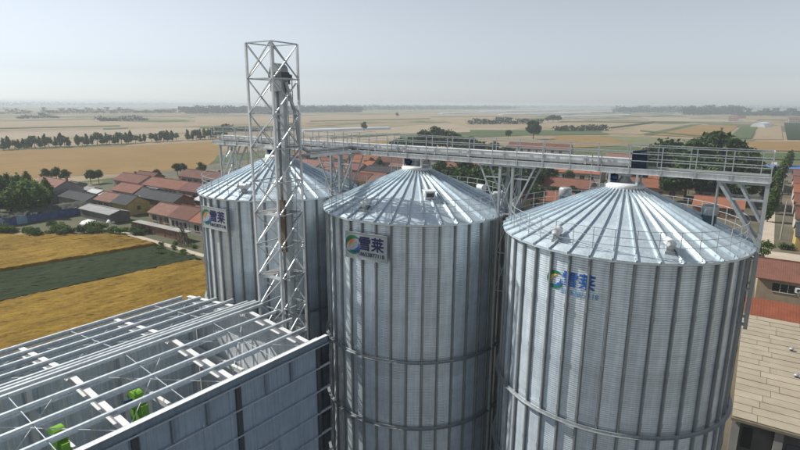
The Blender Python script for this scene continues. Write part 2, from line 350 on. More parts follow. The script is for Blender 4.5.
# ------------------------------------------------------------------ silos
RW, ZE, NST = 5.4, 24.0, 40
DA = 360/NST
def wall_sheet_mesh():
    b = MB(); pitch = .10; n = int(ZE/pitch)*4; w = R_(DA); cols = 4; vs = []
    for j in range(n+1):
        z = .05+(ZE-.06)*j/n; r = RW+.006*math.sin(math.pi/2*j)
        for i in range(cols+1):
            t = -w/2+w*i/cols; vs.append((r*math.cos(t), r*math.sin(t), z))
    b.add(vs, [(j*(cols+1)+i, j*(cols+1)+i+1, (j+1)*(cols+1)+i+1, (j+1)*(cols+1)+i) for j in range(n) for i in range(cols)], True)
    return b.mesh('wall_sheet', M['wall_steel'])
def stiffener_mesh():
    b = MB(); x0, x1, h, w = RW+.02, RW+.125, .045, .07
    prof = [(x0, -w), (x0+.012, -w), (x0+.012, -h), (x1, -h*.75), (x1, h*.75), (x0+.012, h), (x0+.012, w), (x0, w)]
    vs = [(x, y, z) for z in (0, ZE-.02) for x, y in prof]; m = len(prof)
    b.add(vs, [(i, (i+1) % m, m+(i+1) % m, m+i) for i in range(m)] + [tuple(range(m-1, -1, -1)), tuple(range(m, 2*m))])
    for z in np.arange(2.4, ZE, 2.4): b.box(x1-.004, x1+.012, -.05, .05, z-.12, z+.12)      # splice plates
    return b.mesh('stiffener', M['stiffener'])
R0, Z0, R1, Z1 = .80, 26.12, 5.64, 23.98
def rz(r): return Z0+(Z1-Z0)*(r-R0)/(R1-R0)
def roof_panel_mesh():
    b = MB(); w = R_(DA)/2; n = 6; vs = []
    for j in range(n+1):
        r = R0+(R1-R0)*j/n
        for t in (-w, -w*.33, w*.33, w):
            vs.append((r*math.cos(t), r*math.sin(t), rz(r)+(.006 if abs(t) < w*.5 else 0)))
    b.add(vs, [(j*4+i, (j+1)*4+i, (j+1)*4+i+1, j*4+i+1) for j in range(n) for i in range(3)])
    r = R1; q = [(r*math.cos(t), r*math.sin(t), rz(r)-d) for d in (0, .10) for t in (-w, w)]
    b.add(q, [(0, 2, 3, 1)])                                           # drip lip
    p0 = Vector((R0*math.cos(w), R0*math.sin(w), rz(R0)+.03)); p1 = Vector(((R1+.03)*math.cos(w), (R1+.03)*math.sin(w), rz(R1+.03)+.035))
    b.beam(p0, p1, .065, .13)                                          # standing rib over the joint
    return b.mesh('roof_panel', M['roof_steel'])
def rail_post_mesh():
    r = RW-.12; b = MB(); b.beam((r, 0, rz(r)-.02), (r, 0, rz(r)+1.02), .026, .026); b.box(r-.05, r+.05, -.04, .04, rz(r)-.02, rz(r)+.04)
    return b.mesh('rail_post', M['frame_steel'])
def ring_tube_mesh(r, z, t, m, n=80):
    b = MB(); b.ring(r-t, r+t, z-t, z+t, n); return b.mesh('rail', m)
ms = dict(sheet=wall_sheet_mesh(), stiff=stiffener_mesh(), roof=roof_panel_mesh(), post=rail_post_mesh())
ms['rails'] = [ring_tube_mesh(RW-.12, rz(RW-.12)+h, .011, M['frame_steel']) for h in (.35, .68, 1.0)]
def wind_ring(z):
    b = MB(); b.ring(RW+.135, RW+.20, z-.05, z+.05, 80); b.ring(RW+.12, RW+.30, z-.056, z-.048, 80); return b.mesh('wind_ring', M['stiffener'])
ms['rings'] = [wind_ring(z) for z in (16.3, 12.3, 8.3, 4.3)]
b = MB(); b.ring(RW+.0, RW+.15, ZE-.14, ZE-.015, 80); ms['eave'] = b.mesh('eave_angle', M['stiffener'])
b = MB(); b.lathe([(.86, 26.06), (.92, 26.10), (.92, 26.30), (.80, 26.38), (.0, 26.40)], 32); ms['cap'] = b.mesh('roof_cap', M['bright_steel'])
b = MB(); b.lathe([(RW+.35, 0), (RW+.35, .32), (RW-.2, .32)], 64, smooth=False); ms['base'] = b.mesh('foundation', M['concrete'])
b = MB()
for k in range(NST):
    t = R_(k*DA); b.box(0, 0, 0, 0, 0, 0) if False else None
    b.tube((.86*math.cos(t), .86*math.sin(t), 26.1), (.86*math.cos(t), .86*math.sin(t), 26.17), .03, 6)
ms['bolts'] = b.mesh('cap_bolts', M['stiffener'])

def goose_meshes():
    a = MB(); a.box(-.17, .17, -.17, .17, -.2, .36); a.box(-.24, .24, -.24, .24, -.14, .06)
    h = MB(); h.tube((0, -.42, .46), (0, .30, .46), .24, 18); h.tube((0, -.47, .46), (0, -.42, .46), .265, 18); h.tube((0, .30, .46), (0, .40, .36), .26, 18, .17)
    return a.mesh('vent_neck', M['frame_steel']), h.mesh('vent_hood', M['bright_steel'])
GN, GH = goose_meshes()
b = MB(); b.lathe([(.30, -.35), (.30, .38)], 20); VB = b.mesh('fan_body', M['fan_blue'])
b = MB(); b.lathe([(.31, .36), (.34, .40), (.34, .74), (.30, .80), (0, .82)], 20); VT = b.mesh('fan_hood', M['frame_steel'])
def vent(silo, r, ang, turn):
    e = put('roof_vent', GN, silo, (r*math.cos(R_(ang)), r*math.sin(R_(ang)), rz(r)), R_(turn)); put('vent_hood', GH, e); e.scale = (.78, .78, .78); return e
def fan(silo, r, ang):
    e = put('roof_fan', VB, silo, (r*math.cos(R_(ang)), r*math.sin(R_(ang)), rz(r)), 0); put('fan_hood', VT, e); return e
def hatch(silo, r, ang):
    b = MB(); b.box(-.33, .33, -.28, .28, -.12, .26)
    e = b.build('roof_hatch', M['bright_steel'], silo, (r*math.cos(R_(ang)), r*math.sin(R_(ang)), rz(r)), R_(ang))
    b = MB(); b.box(-.36, .36, -.31, .31, .263, .31); b.box(-.2, .2, -.30, -.288, 0, .2); b.build('hatch_lid', M['bright_steel'], e)
    b = MB(); b.box(.332, .345, -.2, .2, -.02, .2); b.build('hatch_opening', M['dark_steel'], e)

def text_mesh(body, size, m, bold=0.0, name='lettering', extrude=.006):
    cu = bpy.data.curves.new(name, 'FONT'); cu.body = body; cu.size = size; cu.extrude = extrude; cu.align_x = 'CENTER'; cu.resolution_u = 3
    o = bpy.data.objects.new(name, cu); COL.objects.link(o)
    dg = bpy.context.evaluated_depsgraph_get(); dg.update()
    me = bpy.data.meshes.new_from_object(o.evaluated_get(dg)); me.name = name
    if bold:                       # heavier strokes: the same glyphs laid over themselves a hair apart
        v0 = [tuple(v.co) for v in me.vertices]; f0 = [tuple(p.vertices) for p in me.polygons]; b = MB()
        for k, (dx, dy) in enumerate(((0, 0), (bold, .3*bold), (-bold, -.3*bold), (0, bold), (0, -bold))): b.add([(x+dx, y+dy, z+.0007*k) for x, y, z in v0], f0)
        me = b.mesh(name, m)
    bpy.data.objects.remove(o); me.materials.clear(); me.materials.append(m); return me
def bend(me, r):               # wrap a text mesh lying in x, y onto the wall (faces -y at x = 0); z of the text is thickness
    for v in me.vertices:
        a = v.co.x/r; rr = r+v.co.z; v.co = (rr*math.sin(a), -rr*math.cos(a), v.co.y)
    me.update(); return me
def flat(me, y):
    for v in me.vertices: v.co = (v.co.x, y-v.co.z, v.co.y)
    me.update(); return me
def grow(me, levels=2):
    import bmesh
    bm = bmesh.new(); bm.from_mesh(me); bmesh.ops.triangulate(bm, faces=bm.faces)
    bm.to_mesh(me); bm.free(); return me
def crescent(cx, cy, ro, ri, dx, dy, a0, a1, n=20):   # swirl arm: between an outer arc and a shifted inner arc
    vs = []
    for k in range(n+1):
        t = R_(a0+(a1-a0)*k/n); f = math.sin(math.pi*k/n)
        vs.append((cx+ro*math.cos(t), cy+ro*math.sin(t), .004)); vs.append((cx+(ro-(ro-ri)*f)*math.cos(t), cy+(ro-(ro-ri)*f)*math.sin(t), .004))
    return MB().add(vs, [(2*k, 2*k+2, 2*k+3, 2*k+1) for k in range(n)])
def emblem(k=1.0):
    """round swirl: green outer crescents, an orange arm and a blue arm"""
    out = []
    out.append((crescent(0, 0, .52*k, .30*k, 0, 0, 35, 215), 'ink_green'))
    out.append((crescent(0, 0, .52*k, .32*k, 0, 0, 215, 345), 'ink_green'))
    out.append((crescent(.02*k, .02*k, .30*k, .12*k, 0, 0, 60, 225), 'ink_orange'))
    out.append((crescent(.06*k, -.06*k, .36*k, .16*k, 0, 0, 215, 395), 'ink_blue'))
    return out
def sign_board(silo, ang, z, phone, m):
    w, h = 2.55, 1.38
    e = MB().box(-w/2, w/2, -.03, .03, -h/2, h/2).build('sign_board', m, silo, ((RW+.24)*math.cos(R_(ang)), (RW+.24)*math.sin(R_(ang)), z), R_(ang+90))
    fr = MB(); fr.box(-w/2-.03, w/2+.03, -.045, .02, h/2, h/2+.04); fr.box(-w/2-.03, w/2+.03, -.045, .02, -h/2-.04, -h/2)
    for s in (-1, 1): fr.box(s*(w/2+.015)-.015, s*(w/2+.015)+.015, -.045, .02, -h/2, h/2)
    fr.build('board_frame', M['frame_steel'], e)
    t = text_mesh('雪莱', .80, M['ink_navy'], .02); flat(t, -.034); put('lettering', t, e, (.33, 0, -.13))
    if phone:
        t = text_mesh(phone, .30, M['ink_navy'], .006); flat(t, -.034); put('phone_number', t, e, (.33, 0, -.52))
    for mb, mm in emblem(1.0):
        me = mb.mesh('emblem', M[mm]); flat(me, -.034); put('emblem', me, e, (-.80, 0, .02))

silo_labels = [
 'galvanised grain silo standing behind the lattice elevator tower',
 'galvanised grain silo in the middle of the row with a lettered sign board',
 'galvanised grain silo with emblem and lettering painted straight on its corrugated wall']
silos = []
for k, cx in enumerate((-11.8, 0, 11.8)):
    s = thing('grain_silo', silo_labels[k], 'silo', (cx, 0, 0), 0, 'row of three grain silos'); silos.append(s)
    for i in range(NST):
        a = R_(i*DA)
        put('wall_sheet', ms['sheet'], s, None, a+R_(DA/2)); put('stiffener', ms['stiff'], s, None, a)
        put('roof_panel', ms['roof'], s, None, a+R_(DA/2)); put('rail_post', ms['post'], s, None, a)
    for me in ms['rails']: put('rail', me, s)
    for me in ms['rings']: put('wind_ring', me, s)
    put('eave_angle', ms['eave'], s); put('roof_cap', ms['cap'], s); put('foundation', ms['base'], s); put('cap_bolts', ms['bolts'], s)
vent(silos[1], 4.72, -94, 190); hatch(silos[1], 3.2, -46); vent(silos[1], 4.7, 60, 60); vent(silos[1], 4.9, 32, 120)
vent(silos[0], 4.74, -72, -70); vent(silos[0], 4.5, 165, 165); vent(silos[0], 4.6, 60, 60)
vent(silos[2], 5.0, -109.5, 190); vent(silos[2], 4.95, -57, 200); fan(silos[2], 3.7, 2); fan(silos[2], 3.9, 150); vent(silos[2], 4.7, 75, 75)
sign_board(silos[1], -86, 22.62, '18653877118', M['board'])
sign_board(silos[0], -92, 22.60, '18653877118', M['board'])
def painted_mark(silo):
    g = []
    t = bend(grow(text_mesh('雪莱', .72, M['ink_blue'], .015)), RW+.028); put('lettering', t, silo, (0, 0, 22.52), R_(-4.5))
    t = bend(grow(text_mesh('18653877118', .30, M['ink_sky'], 0)), RW+.028); put('phone_number', t, silo, (0, 0, 22.13), R_(-4))['kind'] = 'stuff'
    for mb, mm in emblem(.78):
        mm = {'ink_orange': 'ink_yellow'}.get(mm, mm)
        me = bend(mb.mesh('emblem', M[mm]), RW+.030); put('emblem', me, silo, (0, 0, 22.63), R_(-15.6))
painted_mark(silos[2])

# ------------------------------------------------------------------ catwalk, conveyor and their supports
XA, XB, ZB = -18.3, 17.55, 26.86
cw = thing('catwalk', 'long galvanised catwalk with railings bridging the three silo tops', 'catwalk', (0, 0, ZB))
for y in (-.6, .6):
    s = 1 if y > 0 else -1
    b = MB(); b.box(XA, XB, y-.006, y+.006, 0, .25); b.box(XA, XB, min(y, y+s*.07), max(y, y+s*.07), .235, .25); b.box(XA, XB, min(y, y+s*.07), max(y, y+s*.07), 0, .015)
    b.build('girder', M['bright_steel'], cw)
    for z in (.62, .95, 1.28):
        MB().beam((XA, y+s*.02, z), (XB, y+s*.02, z), .034, .034).build('rail', M['frame_steel'], cw)
pm = MB().box(-.02, .02, -.02, .02, .02, 1.27).box(-.05, .05, -.018, -.005, .03, .27).mesh('rail_post', M['frame_steel'])
nP = 27
for k in range(nP):
    x = XB-.02-(XB-XA-.06)*k/(nP-1)
    for y in (-.645, .645): put('rail_post', pm, cw, (x+(0 if y < 0 else -.35), y, 0)) if XA < x-.35 or y < 0 else None
for x in (XA, XB):
    for z in (.62, .95, 1.28): MB().beam((x, -.6, z), (x, .6, z), .04, .04).build('rail', M['frame_steel'], cw)
b = MB()
for k in range(26):
    x = XA+.05+(XB-XA-.1)*k/26; b.box(x, x+(XB-XA-.1)/26-.012, -.585, .585, .255, .275)
b.build('floor_grating', M['grating'], cw)
b = MB()
for k in range(14): b.box(XA+.2+k*2.7, XA+.28+k*2.7, -.59, .59, .02, .23)
b.build('cross_members', M['frame_steel'], cw)

cv = thing('chain_conveyor', 'enclosed grey chain conveyor lying along the catwalk above the silos', 'conveyor', (0, 0, ZB+.30))
xs = np.linspace(-17.6, 12.1, 15)
for a, c in zip(xs, xs[1:]):
    b = MB(); b.box(a+.02, c-.02, -.48, .02, .02, .36); b.box(a+.0, a+.045, -.51, .05, .0, .39); b.box(c-.045, c, -.51, .05, .0, .39); b.box(a+.05, c-.05, -.50, .04, .362, .376)
    b.build('casing_section', M['casing'], cv)
b = MB(); b.box(12.1, 12.75, -.50, .05, .0, .62); b.box(12.05, 12.80, -.53, .08, .62, .66); b.beam((12.1, -.22, .70), (12.7, -.22, .78), .4, .1)
hd = b.build('drive_head', M['navy'], cv)
b = MB(); b.tube((12.45, .10, .35), (12.45, .48, .35), .16, 14); b.tube((12.45, .0, .35), (12.45, .12, .35), .10, 10); b.build('motor', M['motor_blue'], hd)
b = MB(); b.box(12.15, 12.7, -.56, -.504, .15, .5); b.build('chain_guard', M['navy'], hd)

for k, cx in enumerate((-11.8, 0, 11.8)):
    lab = ['discharge gate with blue motor under the catwalk on the silo behind the tower', 'discharge gate with blue motor under the catwalk on the middle silo cap', 'discharge gate with short posts on the cap of the silo with painted lettering'][k]
    t = thing('discharge_gate', lab, 'gate', (cx, 0, 26.40), 0, 'discharge gates on the silo caps')
    b = MB(); b.lathe([(.36, 0), (.22, .20), (.22, .40)], 16); b.box(-.3, .3, -.3, .3, .30, .46); b.build('spout', M['frame_steel'], t)
    b = MB(); b.tube((-.75, -.25, .22), (-.28, -.25, .22), .15, 12); b.box(-.55, -.35, -.38, -.1, -.02, .1); b.build('motor', M['motor_blue'], t)
    for sx in (-1, 1):
        for sy in (-1, 1): MB().box(sx*.62-.05, sx*.62+.05, sy*.52-.05, sy*.52+.05, -.06, .46).build('post', M['bright_steel'], t)
    l = thing('access_ladder', ['short ladder from the catwalk to the roof of the silo behind the tower', 'short ladder from the catwalk to the roof of the middle silo', 'short ladder from the catwalk to the roof of the silo with painted lettering'][k], 'ladder', (cx-1.25, -.56, 0), 0, 'ladders from the catwalk to the roofs')
    zr = rz(1.35)
    for sx in (-.22, .22): MB().box(sx-.02, sx+.02, -.02, .02, zr-.02, ZB+.9).build('stile', M['frame_steel'], l)
    for z in np.arange(zr+.15, ZB+.0, .28): MB().box(-.2, .2, -.012, .012, z, z+.025).build('rung', M['frame_steel'], l)

def mid_support(cx, label):
    t = thing('support_frame', label, 'support', (cx, 0, 0), 0, 'frames carrying the catwalk')
    for y in (-.55, .55):
        for sx in (-.36, .36):
            MB().beam((sx, y, 0), (sx, y, ZB-.02), .13, .13).build('post', M['frame_steel'], t)
            s = 1 if sx > 0 else -1
            MB().beam((s*1.55, y, ZB-.03), (s*.38, y, 24.2), .08, .08).build('brace', M['frame_steel'], t)
            MB().beam((s*.40, y, ZB-.7), (s*1.2, y, ZB-.7), .06, .06).build('brace', M['frame_steel'], t)
        MB().beam((-1.6, y, ZB-.06), (1.6, y, ZB-.06), .10, .10).build('cap_beam', M['frame_steel'], t)
        for z0, z1 in ((24.2, 26.3), (22.0, 24.2), (19.8, 22)):
            MB().beam((-.36, y, z0), (.36, y, z1), .05, .05).build('brace', M['frame_steel'], t)
            MB().beam((.36, y+.05, z0), (-.36, y+.05, z1), .05, .05).build('brace', M['frame_steel'], t)
            MB().beam((-.36, y, z0), (.36, y, z0), .06, .06).build('brace', M['frame_steel'], t)
    for sx in (-.36, .36):
        for z in (24.2, 26.3): MB().beam((sx, -.55, z), (sx, .55, z), .06, .06).build('brace', M['frame_steel'], t)
        MB().beam((sx, -.55, 24.2), (sx, .55, 26.3), .05, .05).build('brace', M['frame_steel'], t)
mid_support(5.95, 'V-shaped support frame under the catwalk between the board silo and the painted silo')
mid_support(-5.95, 'V-shaped support frame under the catwalk between the middle silo and the silo behind the tower')
def end_support(cx, s, label):
    t = thing('support_frame', label, 'support', (cx, 0, 0), 0, 'frames carrying the catwalk')
    for y in (-.55, .55):
        MB().beam((0, y, 20.4), (0, y, ZB-.02), .15, .13).build('post', M['frame_steel'], t)
        MB().beam((s*1.80, y, ZB-.03), (s*.10, y, 24.3), .12, .12).build('brace', M['frame_steel'], t)
        MB().beam((s*1.05, y, ZB-.03), (s*.08, y, 25.2), .09, .09).build('brace', M['frame_steel'], t)
        MB().beam((s*1.85, y, ZB-.06), (-s*.05, y, ZB-.06), .10, .10).build('cap_beam', M['frame_steel'], t)
        MB().beam((s*.08, y, 26.1), (s*1.3, y, 26.1), .08, .08).build('brace', M['frame_steel'], t)
        MB().beam((s*1.80, y, ZB-.05), (s*1.80, y, rz(5.62-1.80)), .05, .05).build('brace', M['frame_steel'], t)
        for z in (20.6, 22.2, 23.6): MB().beam((0, y, z), (s*.26, y, z), .16, .10).build('wall_bracket', M['frame_steel'], t)
    for z0, z1 in ((21.5, 23.5), (23.5, 25.3), (25.3, 26.5)):
        MB().beam((0, -.55, z0), (0, .55, z1), .06, .06).build('brace', M['frame_steel'], t)
        MB().beam((0, -.55, z0), (0, .55, z0), .07, .07).build('brace', M['frame_steel'], t)
end_support(17.48, -1, 'end support frame of the catwalk beside the painted silo and the beige shed')
end_support(-17.48, 1, 'end support frame of the catwalk on the wheat field side')

# ------------------------------------------------------------------ elevator tower
TX, TY, TH, TW = -5.55, -6.05, 33.1, .95
lv = [33.1-1.85*k for k in range(18) if 33.1-1.85*k > .3] + [.0]
tw = thing('lattice_tower', 'tall galvanised lattice tower around the bucket elevator between two silos', 'tower', (TX, TY, 0))
cs = [(-TW, -TW), (TW, -TW), (TW, TW), (-TW, TW)]
for x, y in cs: MB().beam((x, y, 0), (x, y, TH), .11, .11).build('leg', M['bright_steel'], tw)
for k, z in enumerate(lv):
    for i in range(4):
        a, c = cs[i], cs[(i+1) % 4]
        if z > .2: MB().beam((*a, z), (*c, z), .06, .06).build('horizontal_bar', M['frame_steel'], tw)
        if k+1 < len(lv):
            zz = lv[k+1]; ox, oy = (0, -.05) if i == 0 else (.05, 0) if i == 1 else (0, .05) if i == 2 else (-.05, 0)
            MB().beam((a[0]+ox, a[1]+oy, zz), (c[0]+ox, c[1]+oy, z), .06, .05).build('diagonal_bar', M['bright_steel'], tw)
            if k < 3 or i in (2, 3): MB().beam((a[0]+ox*.2, a[1]+oy*.2, z), (c[0]+ox*.2, c[1]+oy*.2, zz), .06, .05).build('diagonal_bar', M['frame_steel'], tw)
for z in (lv[3], lv[5], lv[7], lv[9]):
    b = MB(); b.box(-TW+.07, -.05, -TW+.07, TW-.07, z+.04, z+.08); b.box(-.05, TW-.07, TW-.75, TW-.07, z+.04, z+.08); b.build('platform', M['grating'], tw)
    MB().box(-TW+.07, TW-.07, -TW+.02, -TW+.035, z+.04, z+.18).build('toe_board', M['bright_steel'], tw)
for sx in (.42, .80): MB().beam((sx, .62, .1), (sx, .62, TH-1.6), .035, .035).build('ladder_stile', M['frame_steel'], tw)
b = MB()
for z in np.arange(.4, TH-1.7, .3): b.box(.42, .80, .608, .632, z, z+.025)
b.build('ladder_rungs', M['frame_steel'], tw)
for z in np.arange(16, TH-1.7, .9):
    b = MB()
    for k in range(8):
        a0, a1 = R_(180+180*k/8), R_(180+180*(k+1)/8)
        b.beam((.61+.36*math.cos(a0), .60+.55*math.sin(a0), z), (.61+.36*math.cos(a1), .60+.55*math.sin(a1), z), .03, .012)
    b.build('ladder_hoop', M['frame_steel'], tw)

el = thing('bucket_elevator', 'grey bucket elevator with twin trunks and rounded head inside the lattice tower', 'elevator', (TX+.22, TY+.22, 0))
for s in (-1, 1):
    b = MB(); b.box(s*.25-.14, s*.25+.14, -.15, .15, 0, 30.6)
    for z in np.arange(2.2, 30.5, 2.2): b.box(s*.25-.17, s*.25+.17, -.18, .18, z-.03, z+.03)
    b.build('trunk', M['frame_steel'], el)
b = MB(); n = 14; vs = []
for y in (-.27, .27):
    for k in range(n+1):
        t = math.pi*k/n; vs.append((.46*math.cos(t), y, 31.65+.44*math.sin(t)))
    vs += [(-.42, y, 30.6), (.42, y, 30.6)]
m_ = n+3
b.add(vs, [tuple(range(m_)), tuple(range(2*m_-1, m_-1, -1))] + [(i, m_+i, m_+(i+1) % m_, (i+1) % m_) for i in range(m_)])
hd = b.build('elevator_head', M['stiffener'], el)
MB().box(-.5, .5, -.31, .31, 31.35, 31.62).build('head_flange', M['dark_steel'], hd)
b = MB(); b.tube((.0, .27, 31.4), (0, .8, 31.4), .17, 12); b.box(-.22, .22, .34, .62, 31.0, 31.28); b.build('head_motor', M['dark_steel'], hd)
b = MB(); b.path([(.50, 0, 31.1), (.55, .6, 29.3), (.60, .75, 27.6), (.75, 1.3, 27.30), (.75, 5.5, 27.28)], .10, 12); b.build('discharge_spout', M['frame_steel'], el)
MB().box(-.24, .24, -.26, .26, 21.6, 24.6).box(-.27, .27, -.29, .29, 21.55, 21.6).build('inspection_door', mat('rust', (.15, .115, .08), .8), el)

lk = thing('link_walkway', 'short slender walkway joining the tower to the catwalk', 'walkway', (-4.3, -2.9, ZB))
MB().box(-.4, .4, -2.2, 2.24, .18, .24).build('deck', M['grating'], lk)
for s in (-1, 1):
    MB().box(s*.42-.012, s*.42+.012, -2.2, 2.2, .14, .30).build('toe_board', M['casing'], lk)
    MB().beam((s*.42, -2.2, 1.22), (s*.42, 2.2, 1.22), .03, .03).build('rail', M['frame_steel'], lk)
    for y in (-2.1, -.7, .7, 2.1): MB().box(s*.42-.018, s*.42+.018, y-.018, y+.018, .28, 1.2).build('rail_post', M['frame_steel'], lk)

# ------------------------------------------------------------------ unfinished steel hall beside the silos
BR = R_(-3.6)
bd = thing('steel_hall', 'unfinished steel hall with open roof framing and clad walls tinted blue-grey for shade beside the silos', 'building', (-.95, -8.1, 0), BR)
W, L, EV, RG, BAY, NB = 11.6, 19.0, 18.0, 18.6, 4.7, 4
def zr_(p): return EV+(RG-EV)*(1-abs(p+W/2)/(W/2))
ibeam = lambda b, p, q, h, w, up=(0,0,1): (b.beam(p, q, .02, h, up), [b.beam(Vector(p)+Vector(up)*s*h/2, Vector(q)+Vector(up)*s*h/2, w, .025, up) for s in (-1, 1)])
for k in range(NB+1):
    y = -.35-k*BAY
    for p0, p1 in ((-.12, -W/2), (-W/2, -W+.12)):
        b = MB(); ibeam(b, (p0, y, zr_(p0)-.40), (p1, y, zr_(p1)-.40), .36, .26); b.build('rafter', M['white_steel'], bd)
    for p in (-.28, -W+.28):
        b = MB(); b.box(p-.15, p+.15, y-.012, y+.012, 0, EV-.6); b.box(p-.17, p-.15, y-.13, y+.13, 0, EV-.6); b.box(p+.15, p+.17, y-.13, y+.13, 0, EV-.6); b.build('column', M['white_steel'], bd)
    for f in (.28, .72):
        if k: MB().box(-W*f-.09, -W*f+.09, y-.09, y+.09, 0, 14.2).build('column', M['white_steel'], bd)
    MB().beam((-.3, y, 14.2), (-W+.3, y, 14.2), .2, .3).build('tie_beam', M['white_steel'], bd)
pp = [-.22, -1.5, -2.8, -4.1, -5.35, -5.72] ; pp = pp+[-W-p for p in pp[:-1]] + [-W+5.72]
for i, p in enumerate(pp):
    ext = ([.15, .55, .62, .72, .75, .78][i] if i < 6 else [-.75, -.35, .05, .25, .45, .75][i-6]) + random.uniform(-.08, .12)
    z = zr_(p)-.17; h = .20; s = 1 if p > -W/2 else -1
    b = MB(); b.box(p-.008, p+.008, -L, ext, z-h/2, z+h/2); b.box(min(p, p+s*.12), max(p, p+s*.12), -L, ext, z+h/2-.01, z+h/2); b.box(min(p, p-s*.12), max(p, p-s*.12), -L, ext, z-h/2, z-h/2+.01)
    b.box(p-s*.12-.006, p-s*.12+.006, -L, ext, z-h/2, z-h/2+.03); b.box(p+s*.12-.006, p+s*.12+.006, -L, ext, z+h/2-.03, z+h/2)
    b.build('purlin', M['purlin'], bd)
pl = sorted(pp)
for p in (-.95, -2.15, -3.45, -4.75, -W+.95, -W+2.15, -W+3.45, -W+4.75):     # lighter struts under the rafters
    MB().box(p-.05, p+.05, -L, -.4, zr_(p)-.80, zr_(p)-.70).build('strut', M['purlin'], bd)
for k in range(NB):
    for f in (.5,):
        y = -.35-(k+f)*BAY
        for a, c in zip(pl, pl[1:]):
            if abs(a-c) < .6: continue
            MB().beam((a, y, zr_(a)-.15), (c, y, zr_(c)-.15), .028, .028).build('sag_bar', M['purlin'], bd)
    y0, y1 = -.35-k*BAY, -.35-(k+1)*BAY
    for f in range(2):
        a, c = -.4-f*W/2, -.4-(f+1)*W/2+.5
        b = MB(); b.tube((a, y0, zr_(a)-.46), (c, y1, zr_(c)-.46), .018, 5); b.tube((c, y0, zr_(c)-.50), (a, y1, zr_(a)-.50), .018, 5); b.build('tie_rod', M['white_steel'], bd)
    for p in (-.6, -W+.6):
        b = MB(); b.tube((p, y0, 14.3), (p, y1, EV-.7), .02, 5); b.tube((p+.03, y0, EV-.7), (p+.03, y1, 14.3), .02, 5); b.build('tie_rod', M['white_steel'], bd)
def ribbed(p0, p1, ax_, z0, z1, off, pitch=.30):
    """profiled cladding sheet: flat pans with raised ribs; ax_ 'y' runs along y at x=off, 'x' along x at y=off"""
    pr = []; t = p0
    while t < p1-1e-6:
        e = min(t+pitch, p1); w = e-t
        pr += [(t, 0), (t+w*.70, 0), (t+w*.78, .028), (t+w*.92, .028), (e, 0)]; t = e
    prof = [pr[0]]
    for q in pr[1:]:
        if abs(q[0]-prof[-1][0]) > 1e-5: prof.append(q)
    vs = []
    for z in (z0, z1):
        for t, h in prof: vs.append((off+h, t, z) if ax_ == 'y' else (t, off+h, z))
    n = len(prof); return MB().add(vs, [(i, i+1, n+i+1, n+i) for i in range(n-1)])
nS = 14; wS = (L-.1)/nS
for k in range(nS):                                   # near long wall, sheet by sheet
    y0 = -L+.05+k*wS
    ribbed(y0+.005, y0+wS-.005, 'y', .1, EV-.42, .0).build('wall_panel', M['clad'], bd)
    ribbed(y0+.005, y0+wS-.005, 'y', .1, EV-.42, -W).build('wall_panel', M['clad_far_lit'], bd)
for k in range(9):
    x0 = -W+.04+k*(W-.08)/9
    ribbed(x0+.005, x0+(W-.08)/9-.005, 'x', .1, 17.5+max(0, zr_(x0+.6)-EV)*.8, 0, 1.2).build('wall_panel', M['clad_gable_lit'], bd)
gz = [EV-1.62-1.32*k for k in range(12)]
for z in gz:
    b = MB(); b.box(.034, .15, -L, .75, z-.005, z+.005); b.box(.144, .156, -L, .75, z-.05, z+.02); b.box(.034, .07, -L, .75, z-.08, z-.07)
    b.build('girt', M['girt'], bd)
MB().box(.034, .10, -L, .64, EV-.40, EV-.045).build('fascia', M['fascia'], bd)  # solid dark band painted in for the shade of the eave gap
b = MB(); b.box(.104, .22, -L, .62, EV-.44, EV-.425); b.box(.205, .22, -L, .62, EV-.425, EV-.36); b.build('gutter', M['girt'], bd)
b = MB(); b.box(-.10, .11, -L, .66, EV-.04, EV-.02); b.build('eave_trim', M['white_steel'], bd)
b = MB(); b.box(.034, .10, -.16, .02, 0, EV-.44); b.build('corner_post', M['dark_steel'], bd)
for k in range(1, NB+1): MB().box(.034, .14, -.35-k*BAY-.13, -.35-k*BAY+.13, 0, EV-.44).build('wall_strip', M['dark_steel'], bd)  # dark strips put in for the shaded gaps between wall sheets
for k in range(NB):
    for f in (.33, .67): MB().box(.034, .13, -.35-(k+f)*BAY-.07, -.35-(k+f)*BAY+.07, gz[0]+.05, EV-.44).build('wall_strip', M['fascia'], bd)
MB().box(-W+.1, -.1, -L, -.1, .05, .12).build('floor_slab', M['concrete'], bd)
for z in (9.0,):
    MB().box(-W+.1, -W*.45, -L, -.1, z, z+.15).build('inner_floor', M['concrete'], bd)

def green_leg(x, y, label, top):
    t = thing('green_elevator', label, 'elevator', (x, y, 0), BR, 'green elevator legs inside the hall')
    for s in (-1, 1): MB().box(s*.27-.17, s*.27+.17, -.18, .18, .12, top-.9).build('trunk', M['green'], t)
    b = MB(); n = 10; vs = []
    for yy in (-.24, .24):
        for k in range(n+1):
            a = math.pi*k/n; vs.append((.5*math.cos(a), yy, top-.45+.42*math.sin(a)))
        vs += [(-.46, yy, top-.9), (.46, yy, top-.9)]
    q = n+3; b.add(vs, [tuple(range(q)), tuple(range(2*q-1, q-1, -1))]+[(i, q+i, q+(i+1) % q, (i+1) % q) for i in range(q)])
    b.build('head', M['green'], t)
    MB().box(.46, .85, -.16, .16, top-1.25, top-.55).build('spout', M['green'], t)
    MB().tube((0, -.24, top-.45), (0, -.6, top-.45), .13, 10).build('motor', M['motor_blue'], t)
green_leg(-8.0, -14.15, 'bright green elevator leg inside the hall closer to the silos', 15.6)
green_leg(-8.0, -17.9, 'bright green elevator leg inside the hall farther from the silos', 15.6)
t = thing('ochre_hoist', 'small ochre hoist hanging under a tie beam inside the hall', 'hoist', (-4.0, -13.9, 13.6), BR)
